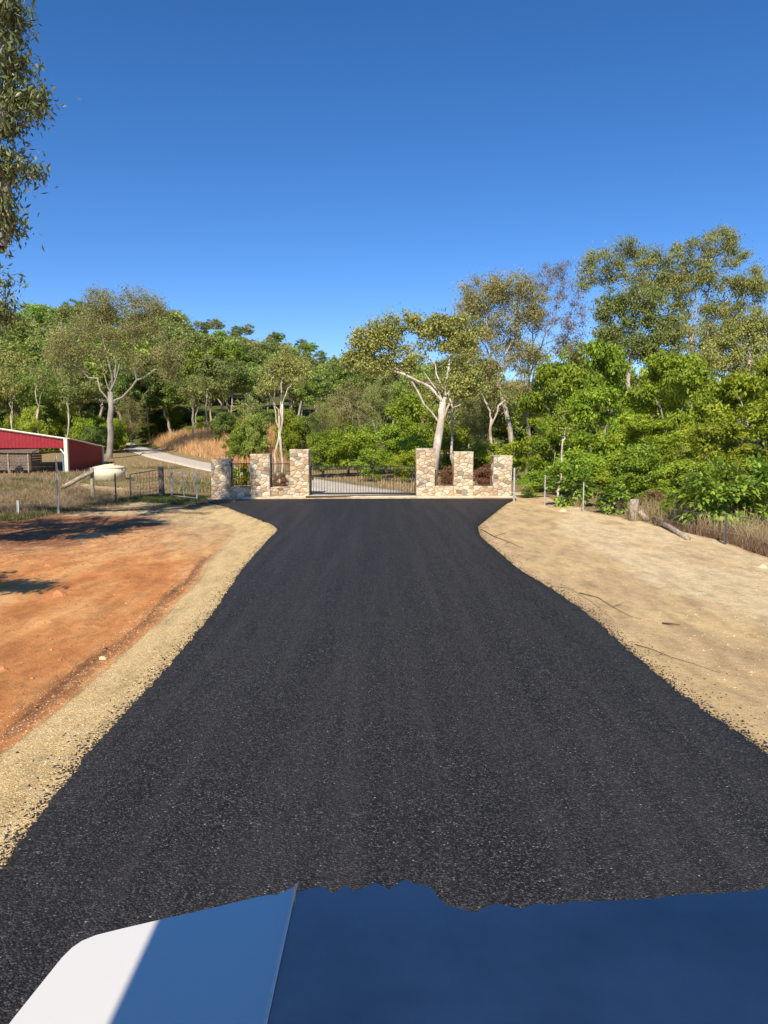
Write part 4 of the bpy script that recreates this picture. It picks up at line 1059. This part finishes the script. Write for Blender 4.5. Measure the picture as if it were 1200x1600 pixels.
# 1 large grey gum by the shed
hero('gum_tree', 'tall grey barked spreading tree with thin brownish crown behind the shed', 168, 75, None, (172,612),
     [(130,520,45,40,34), (180,490,55,35,44), (225,500,40,35,34), (250,550,38,40,30), (110,560,35,32,24), (190,555,45,35,26), (160,470,35,20,18), (215,470,30,20,16), (270,580,22,26,12), (90,545,22,24,12)],
     .30, B_GREY, L_BROWN, 135, .21, .07, .4, 21, (.6, 1.2), twig=.03)
# 2 twin thin pale trunks
hero('slender_gum', 'slender pale gum with forked wavy trunk behind the left pillars', 440, 58, None, (441,632), [(430,590,22,22,14), (462,585,26,24,16), (450,560,28,18,14)], .10, B_WHITE, L_OLIVE, 85, .22, .08, .5, 22, (.4, .8))
hero('slender_gum', 'thin leaning pale gum touching the forked one behind the left pillars', 430, 58.5, None, (436,650), [(415,600,16,22,10), (425,575,16,18,10)], .09, B_WHITE, L_OLIVE, 85, .22, .08, .5, 23, (.4, .8))
# small white stems in the edge of the wood
for (px, fy, top, Y, lb) in [(394,665,640,82,'thin white forked stem in front of dark undergrowth'), (325,650,600,88,'thin pale stem standing right of the orange grass'), (300,660,610,90,'pale stem above the orange grass bank'), (60,640,590,82,'pale thin trunk left of the large grey tree'), (105,645,600,84,'pale thin trunk just left of the large grey tree'), (20,650,600,83,'pale leaning thin trunk above the shed roof')]:
    hero('slender_gum', lb, px, Y, None, (px+PR.uniform(-4,4), fy), [(px, top, 22, 22, 14)], .10, B_PALE, L_OLIVE, 90, .26, .1, .5, px, (.6, 1.0))
# 3 white trunk gum
hero('white_gum', 'thick white trunked gum leaning right behind the tallest right pillar', 674, 44, None, (692,628),
     [(575,530,28,26,30), (610,520,32,26,34), (630,560,34,20,24), (560,565,28,15,18), (680,520,36,28,40), (720,530,34,34,36), (735,585,30,30,28), (705,600,30,22,20), (645,500,20,12,8), (590,575,22,14,12), (720,600,34,22,26), (560,560,20,16,12)],
     .215, B_WHITE, L_OLIVE, 125, .15, .085, .35, 24, (.35, .62), trunk_pts=[(684,690), (690,655)], depth=.8)
# white bare limbs of the same kind
hero('white_gum', 'pale gum with bare white limb pointing left behind the white trunk', 712, 50, None, (706,640), [(645,600,10,8,6), (715,575,20,24,16), (690,570,14,14,9), (740,620,20,20,10)], .09, B_WHITE, L_OLIVE, 90, .15, .08, .35, 25, (.3, .5))
# 4 brownish tall gums
hero('brown_gum', 'tall brownish gum with pale curved trunk right of the white gum', 806, 54, None, (778,600),
     [(745,470,35,32,34), (790,455,38,32,36), (740,530,34,36,32), (790,520,40,38,36), (830,480,30,35,28), (760,580,30,25,22), (820,560,30,30,30), (730,490,20,30,16), (750,620,34,30,26), (800,610,34,26,20), (725,560,22,34,20)],
     .17, B_PALE, L_BROWN, 185, .16, .055, .6, 26, (.5, .9), trunk_pts=[(797,672), (790,640)])
hero('purple_gum', 'sparse purplish grey crowned gum between the brown gum and tall right gum', 822, 57, None, (826,590),
     [(872,420,22,20,14), (850,450,30,25,16), (885,465,24,28,16), (865,510,28,28,14), (885,540,24,18,14), (840,500,24,24,14), (900,500,16,30,10)],
     .13, B_GREY, L_GREY, 105, .16, .04, .7, 27, (.4, .8))
# 5 tall gum at right and companions
hero('tall_gum', 'tallest gum at upper right with open feathery crown and sky gaps', 1085, 60, None, (1080,520),
     [(935,415,22,26,16), (985,395,26,20,16), (1020,405,28,22,18), (1065,400,24,20,14), (1115,375,32,22,26), (1110,430,38,30,30), (1160,440,36,26,26), (1045,450,34,26,22), (1185,455,25,22,16), (1080,480,36,28,22), (1130,490,34,25,26), (960,430,18,22,12), (1150,400,18,16,10), (1015,440,34,20,18), (1100,530,50,26,34), (1160,500,40,30,26), (1070,430,40,30,20), (920,440,12,20,6), (1050,520,34,26,22)],
     .24, B_PALE, L_OLIVE, 165, .19, .065, .85, 28, (.5, .85))
hero('olive_gum', 'dense olive grey gum left below the tall open crown', 985, 52, None, (985,560),
     [(960,480,28,28,30), (1000,475,34,30,40), (1035,510,30,34,30), (985,530,42,30,40), (950,525,24,26,18), (1030,545,36,26,26)],
     .16, B_PALE, L_OLIVE, 150, .17, .08, .5, 29, (.45, .8))
hero('olive_gum', 'khaki leaved gum at the right edge above the green trees', 1175, 50, None, (1172,560),
     [(1140,530,28,26,24), (1180,510,30,26,28), (1200,545,34,28,26), (1120,560,34,24,26), (1165,565,40,24,26)], .14, B_PALE, L_OLIVE, 150, .16, .08, .5, 30, (.45, .75))
# sapling in front of the green screen
hero('sapling', 'pale slender sapling rising before the green thicket', 874, 33.5, None, (880,682), [(880,655,16,16,12), (895,665,12,12,7), (868,668,12,12,7)], .045, B_WHITE, L_SHRUB, 50, .12, .06, .2, 31, (.2, .35))
hero('forked_gum', 'white forked thin trunk between the brown gum and the green trees', 770, 52, None, (768,655), [(750,610,14,12,6), (790,620,14,12,6)], .11, B_WHITE, L_OLIVE, 80, .16, .06, .5, 32, (.3, .5))

# bushes of large leaves: every large leaf its own part
def leaf_shape(ll, lw):
    V = [(0, 0, 0), (lw*.42, ll*.28, .01), (lw*.5, ll*.5, .0), (lw*.3, ll*.8, -.015), (0, ll, -.03), (-lw*.3, ll*.8, -.015), (-lw*.5, ll*.5, 0), (-lw*.42, ll*.28, .01), (0, ll*.5, -lw*.10)]
    F = [(8, i, i+1) for i in range(8-1)] + [(8, 7, 0)]
    me = mesh('leaf', V, F, None, True); a = me.attributes.new('rnd', 'FLOAT', 'POINT'); return me
def leafy(name, label, px, top, bot, Y, rx, seed, mat, ll, lw, n_total, cat='bush'):
    rng = np.random.default_rng(seed); b = at(px, 700, Y); z = g1(b.x, Y); o = Vector((b.x, Y, z)); root = empty(name, o, label, cat)
    H = at(px, top, Y).z - z; W = rx/FPX*Y
    n = 26; d = unit(n, rng); T = d*(rng.random(n)**.4)[:, None]*np.array([W*.85, W*.7, H*.42]) + np.array([0, 0, H*.48]); T = T[T[:,2] > .08]
    obj('stems', branch_mesh('stems', skeleton((0, 0, -.1), (0, 0, H*.12), T, rng, .035, twig=.008), B_DARK), root)
    me = []
    for k in range(5):
        m = leaf_shape(ll, lw); m.attributes['rnd'].data.foreach_set('value', np.full(len(m.vertices), (k + .5)/5)); m.materials.append(mat); me.append(m)
    # positions on the outer shell, big ones as parts where they face the road
    N = n_total; k = rng.integers(len(T), size=N); dd = unit(N, rng); p = T[k] + dd*(rng.random(N)**.35)[:, None]*np.array([W*.28, W*.28, H*.14]); p[:,2] = np.maximum(p[:,2], .05)
    score = -p[:,1] + .5*p[:,2] - 100.0*(p[:,2] < .08); order = np.argsort(-score)
    out = p - np.array([0, 0, H*.4]); out /= np.linalg.norm(out, axis=1)[:, None] + 1e-9
    J = MB(); rn = []
    for c, i in enumerate(order):
        dr = Vector(out[i]) + Vector(rng.normal(size=3))*.5 + Vector((0, 0, -.35)); dr.normalize()
        q = dr.to_track_quat('Y', 'Z'); s = .6 + .65*rng.random()
        if c < 290:
            l = obj('leaf', me[int(rng.integers(5))], root, Vector(p[i])); l.rotation_mode = 'QUATERNION'; l.rotation_quaternion = q; l.scale = (s, s, s)
        else:
            m = me[0]; M = q.to_matrix(); V = [M @ (v.co*s) + Vector(p[i]) for v in m.vertices]; J.add(V, [tuple(f.vertices) for f in m.polygons]); rn += [rng.random()]*len(V)
    jm = mesh('leaves', J.v, J.f, mat, True); a = jm.attributes.new('rnd', 'FLOAT', 'POINT'); a.data.foreach_set('value', rn)
    obj('leaves', jm, root, kind='stuff')
leafy('broadleaf_bush', 'glossy light green broad leaved bush at the right edge', 1135, 722, 830, 21.5, 88, 41, L_BROAD, .20, .11, 3000)
leafy('broadleaf_bush', 'glossy light green bush cut by the right picture edge', 1215, 700, 830, 22.5, 60, 42, L_BROAD, .20, .11, 2000)
leafy('broadleaf_bush', 'bright rounded leafy bush behind the thin galvanised post', 893, 728, 795, 29, 40, 43, L_BROAD, .17, .12, 1500)
leafy('broadleaf_bush', 'small bright leafy bush left of the short thick post', 965, 756, 800, 26, 30, 44, L_BROAD, .15, .10, 900)
S('shrub', 1022, 764, 25.2, 52, 'golden dry twiggy shrub behind the short thick post', L_DRY, 'dry_shrub')
S('shrub', 1050, 778, 23.5, 40, 'dark green small shrub beside the fallen rail', L_SHRUB)

# garden plants behind the left railing
for px, mt, lb in ((368, L_SHRUB, 'small green garden shrub behind the leftmost railing panel'), (379, leafmat('leaf_yellow', (.5,.25,.02), (.65,.38,.03), (.7,.15,.03)), 'yellow and red leaved garden plant behind the leftmost railing'), (386, L_SHRUB, 'dark leafy garden plant beside the yellow one')):
    p = at(px, 750, 36); z = g1(p.x, 36); root = empty('garden_plant', (p.x, 36, z), lb, 'plant'); rngp = np.random.default_rng(px)
    T = np.array([(rngp.normal()*.12, rngp.normal()*.15, .5 + .9*rngp.random()) for _ in range(9)])
    obj('stems', branch_mesh('stems', skeleton((0, 0, -.1), (0, 0, .2), T, rngp, .02, twig=.006), B_DARK), root)
    obj('leaves', leaves_mesh('leaves', T, np.full(len(T), .2), 45, .2, .05, rngp, mt, .1), root)

# overhanging near gum at the left edge
def near_gum():
    Y = 19.3; rng = np.random.default_rng(55); o = Vector((-15.6, 20.5, g1(-15.6, 20.5)))
    root = empty('overhanging_gum', o, 'dark leaved gum hanging into the upper left corner of the view', 'tree')
    T = []
    for (px, py, rx, ry, n) in [(5,30,26,42,30), (15,95,20,28,18), (-5,140,22,24,16), (40,150,22,22,14), (18,190,26,28,18), (58,175,6,12,3), (10,255,22,24,16), (42,262,16,12,6), (0,315,18,12,7), (10,345,16,18,10), (-2,380,8,10,4), (6,440,8,6,2), (0,488,12,16,9),
                                (-90,190,50,80,22), (-60,330,50,90,30), (-220,260,90,120,34), (-200,60,120,90,40), (-70,-60,60,60,26), (-170,420,80,60,20)]:
        c = at(px, py, Y); sx, sz = rx/FPX*Y, ry/FPX*Y; d = unit(n, rng)*(rng.random(n)**.45)[:, None]
        T.append(np.array(c - o)[None] + d*np.array([sx, min(sx, 1.6) + .2, sz]))
    T = np.concatenate(T)
    br = skeleton((0, 0, -.4), (.6, .2, 4.2), T, rng, .34, twig=.02)
    obj('trunk', branch_mesh('trunk', br, B_GREY, 12), root)
    Rr_ = .30 + .26*rng.random(len(T))
    me = leaves_mesh('crown', T, Rr_, 42, .18, .058, rng, L_NEAR, .75, .9, .5, facing=.3)
    obj('crown', me, root)
    # the leaves that show largest, each a part
    L5 = []
    for k in range(5):
        m = leaf_shape(.17, .058); m.attributes['rnd'].data.foreach_set('value', np.full(len(m.vertices), (k+.5)/5)); m.materials.append(L_NEAR); L5.append(m)
    vis = T[T[:,0] + o.x > -11.2]
    for i in range(280):
        p = vis[rng.integers(len(vis))] + rng.normal(size=3)*.22
        l = obj('leaf', L5[i % 5], root, Vector(p)); l.rotation_mode = 'QUATERNION'
        l.rotation_quaternion = (Vector((0, 0, -1)) + Vector(rng.normal(size=3))*.45).normalized().to_track_quat('Y', 'Z'); s = .8 + .5*rng.random(); l.scale = (s, s, s)
near_gum()
# a second gum off the left edge whose shadow breaks over the grass and dirt
hero('shade_gum', 'bushy gum standing out of view left of the dirt', -330, 15, None, (-320,400), [(-300,330,110,80,26), (-190,400,50,40,16), (-230,480,70,30,16), (-120,330,26,50,9), (-420,350,100,80,22), (-125,480,30,22,8), (-320,540,90,22,16), (-180,290,60,40,12), (-430,500,70,40,14), (-130,545,30,14,7), (-230,560,60,14,12), (-170,380,40,24,12)], .16, B_GREY, L_OLIVE, 95, .17, .06, .6, 57, (.25, .6))
hero('shade_gum', 'low branching gum standing out of view beside the red dirt', -760, 8.5, None, (-740,540), [(-470,480,60,36,12), (-395,505,22,14,4), (-640,440,80,60,14)], .12, B_GREY, L_OLIVE, 110, .16, .06, .6, 58, (.3, .5))
# ------------------------------------------------------------------ rocks and twigs on the dirt
def rock(px, py, r, mat, label, seed):
    b = gp(px, py); rr = random.Random(seed); z = g1(b.x, b.y)
    bm_ = MB(); n = 8
    bm_.tube([(0, 0, -.3*r), (0, 0, 0), (.05*r, 0, .45*r), (.1*r, 0, .7*r)], [r, r*1.05, r*.8, r*.35], n)
    bm_.v = [(v[0]*(1 + .3*(rr.random()-.5)), v[1]*(.8 + .3*(rr.random()-.5)), v[2] + .12*r*(rr.random()-.5)) for v in bm_.v]
    tag(bm_.build('rock', mat, None, False, (b.x, b.y, z), bevel=r*.08), label, 'rock')
rock(93, 928, .12, M_REDROCK, 'angular reddish rock alone on the red dirt', 1)
rock(75, 882, .08, M_REDROCK, 'small dark rock near the tree shadow on the dirt', 2)
rock(2, 1045, .07, M_REDROCK, 'pinkish rock at the left picture edge', 3)
rock(880, 798, .16, M_ROCK, 'flat pale rock at the sand edge below the leafy bush', 4)
rock(1192, 885, .10, M_ROCK, 'pale rock in the brown grass at the right edge', 5)
rock(160, 1018, .05, M_ROCK, 'small cream stone on the rim of the dirt ledge', 6)
def twig(pts, r, label, side=None):
    P3 = []
    for i, (px, py) in enumerate(pts):
        b = gp(px, py); P3.append(Vector((b.x, b.y, g1(b.x, b.y) + r + (.012 if 0 < i < len(pts)-1 else .004))))
    m = MB().tube(P3, [r*(1 - .6*i/(len(P3)-1)) for i in range(len(P3))], 5)
    if side:
        for (i, px, py) in side:
            b = gp(px, py); m.tube([P3[i], Vector((b.x, b.y, g1(b.x, b.y) + r))], [r*.6, r*.3], 4)
    tag(m.build('twig', M_TWIG, sm=True), label, 'twig', 'fallen twigs on the sand')
twig([(992,1004),(1020,1013),(1050,1025),(1085,1036),(1126,1049)], .0055, 'longest thin dark twig lying on the sand right of the road')
twig([(905,925),(935,933),(958,948),(985,962),(1002,965)], .007, 'dark forked twig near the road edge midway along the sand', [(2, 975, 940)])
twig([(752,826),(772,838),(795,846),(818,855)], .011, 'dark branching stick beside the road flare', [(1, 790, 832), (2, 788, 850)])
twig([(860,915),(890,918),(925,940),(960,968)], .004, 'fine curved twig beside the forked one')
twig([(1035,972),(1050,974),(1063,975)], .013, 'short dark stub of wood on the sand')
twig([(975,1040),(1000,1062),(1025,1070)], .004, 'short fine twig at the asphalt edge')

# ------------------------------------------------------------------ the truck the photograph is taken from
def truck():
    root = empty('truck', (.25, -.8, 0), 'white truck nose with a ragged dark blue cover along the bottom of the view', 'truck'); o = Vector((.25, -.8, 0))
    zb = 1.50
    def B(px, py, z=zb): return gp(px, py, z) - o
    # white bonnet: outline, front edge from the fold to the rounded left corner
    crease = [(462,1384), (452,1430), (438,1495), (415,1600)]
    fr = [(462,1384), (446,1392), (433,1398), (422,1398), (400,1402), (330,1419), (250,1437), (190,1451), (150,1461), (128,1470), (112,1481), (97,1496), (80,1517), (20,1592), (-60,1700)]
    top = [B(*p) for p in fr]
    back_l = Vector((-1.02 - o.x, .12 - o.y, zb)); c_b = B(395, 1700); 
    c_end = Vector((c_b.x - .05, .12 - o.y, zb))
    outline = top + [back_l, c_end] + [B(*p) for p in crease[::-1][:-1]]
    def slab(name, outline, thick, mat):
        P = [Vector(p) for p in outline]
        if sum(P[i-1].x*P[i].y - P[i].x*P[i-1].y for i in range(len(P))) < 0: P = P[::-1]
        n = len(P); T = [p + Vector((0, 0, thick)) for p in P]
        return MB().add(P + T, [tuple(range(n))[::-1], tuple(range(n, 2*n))] + [(i, (i+1) % n, (i+1) % n + n, i+n) for i in range(n)]).build(name, mat, root)
    for p in outline: p.z = zb - o.z - .04
    slab('bonnet', outline, .04, M_WHITE)
    # folded lip along the crease
    MB().tube([B(463,1384) + Vector((0, 0, .003)), B(452,1432) + Vector((0, 0, .003)), B(437,1500) + Vector((0, 0, .003)), B(414,1605) + Vector((0, 0, .003)), c_end + Vector((0, 0, .0))], .0035, 6).build('folded_lip', M_WHITE, root, True)
    # dark blue cover with a ragged front edge
    rg = [(466,1392),(480,1389),(495,1386),(503,1384),(511,1388),(517,1394),(526,1392),(540,1382),(547,1387),(554,1392),(566,1387),(580,1381),(587,1378),(598,1384),(607,1389),(620,1381),(632,1373.5),(642,1378),(655,1381),(668,1383),(676,1389),(682,1398),(690,1408),(699,1414),(718,1418),(735,1424),(745,1425),(757,1417),(768,1413),(782,1412),(798,1416),(814,1419),(828,1414),(842,1410.5),(858,1413),(875,1411),(898,1407),(920,1408),(945,1406),(968,1407),(990,1404),(1015,1404),(1042,1400),(1065,1398),(1085,1395),(1110,1397),(1140,1393),(1170,1392),(1200,1388),(1260,1384)]
    cov = [B(*p, zb) for p in rg]; xr = 1.32 - o.x
    cov += [Vector((xr - .02, cov[-1].y - .12, 0)), Vector((xr, cov[-1].y - .4, 0)), Vector((xr, .12 - o.y, 0)), Vector((c_end.x + .01, .12 - o.y, 0)), B(418,1600), B(441,1495), B(455,1430)]
    for p in cov: p.z = zb - .035
    slab('bonnet_cover', cov, .034, M_BLUE)
    # nose under the bonnet
    yf = 1.30 - o.y
    MB().box((.30 - o.x, (yf + .1 - o.y)/2 + .0, .98), (1.84, yf - (.1 - o.y), .92)).build('nose', M_WHITE, root, bevel=.05)
    MB().box((.15 - o.x, yf + .02, 1.1), (1.3, .05, .5)).build('grille', M_IRON, root)
    for k in range(5): MB().box((.15 - o.x, yf + .055, .92 + .09*k), (1.25, .02, .03)).build('grille_slat', M_CHROME, root)
    for sx in (-.46, 1.0): MB().tube([(sx - o.x + .03, yf - .02, 1.1), (sx - o.x + .03, yf + .05, 1.1)], [.13, .12], 16).build('headlight', M_GLASS, root)
    MB().box((.30 - o.x, yf + .10, .62), (1.7, .16, .22)).build('bumper', M_IRON, root, bevel=.04)
    # unseen cab: floor, sides with windows, roof overhang shaped to shade the bonnet
    xl, xr_ = -.885 - o.x, 1.35 - o.x; y0, y1 = -1.9 - o.y, -.12 - o.y
    MB().box(((xl+xr_)/2, (y0+y1)/2, 1.25), (xr_-xl, y1-y0, 1.3)).build('cab_body', M_WHITE, root, bevel=.04)
    MB().box(((xl+xr_)/2, (y0 + .17 - o.y)/2, 2.98), (xr_-xl, .17 - o.y - y0, .10)).build('roof', M_WHITE, root, bevel=.03)
    MB().box(((xl+xr_)/2, y0 + .03, 2.41), (xr_-xl - .49, .012, 1.02)).build('rear_window', M_WINDOW, root)
    for x in (xl + .20, xr_ - .20):
        MB().box((x, y0 + .03, 2.41), (.07, .06, 1.02)).build('rear_pillar', M_WHITE, root)
        MB().box((x, y1 - .04, 2.41), (.07, .07, 1.02)).build('windscreen_pillar', M_WHITE, root)
        MB().box((x, (y0+y1)/2, 2.41), (.012, y1-y0 - .16, 1.02)).build('side_window', M_WINDOW, root)
    MB().box(((xl+xr_)/2, y1 - .04, 2.41), (xr_-xl - .48, .012, 1.02)).build('windscreen', M_WINDOW, root)
    for x in (xl - .002, xr_ + .002):
        MB().box((x, -.95 - o.y, 1.30), (.02, 1.1, 1.05)).build('door', M_WHITE, root, bevel=.006)
    # tray behind
    MB().box(((xl+xr_)/2, -4.0 - o.y, 1.15), (2.4, 4.0, .16)).build('tray', M_IRON, root)
    MB().box(((xl+xr_)/2, -2.6 - o.y, .80), (.9, 7.2, .22)).build('chassis', M_IRON, root)
    for x in (xl + .14, xr_ - .14):
        for y in (.55 - o.y, -4.3 - o.y):
            w = MB().tube([(x - .13, y, .47), (x - .10, y, .47), (x + .10, y, .47), (x + .13, y, .47)], [.40, .47, .47, .40], 26).build('wheel', M_RUBBER, root, True)
            MB().tube([(x - .14, y, .47), (x + .14, y, .47)], .22, 16).build('rim', M_CHROME, w)
truck()
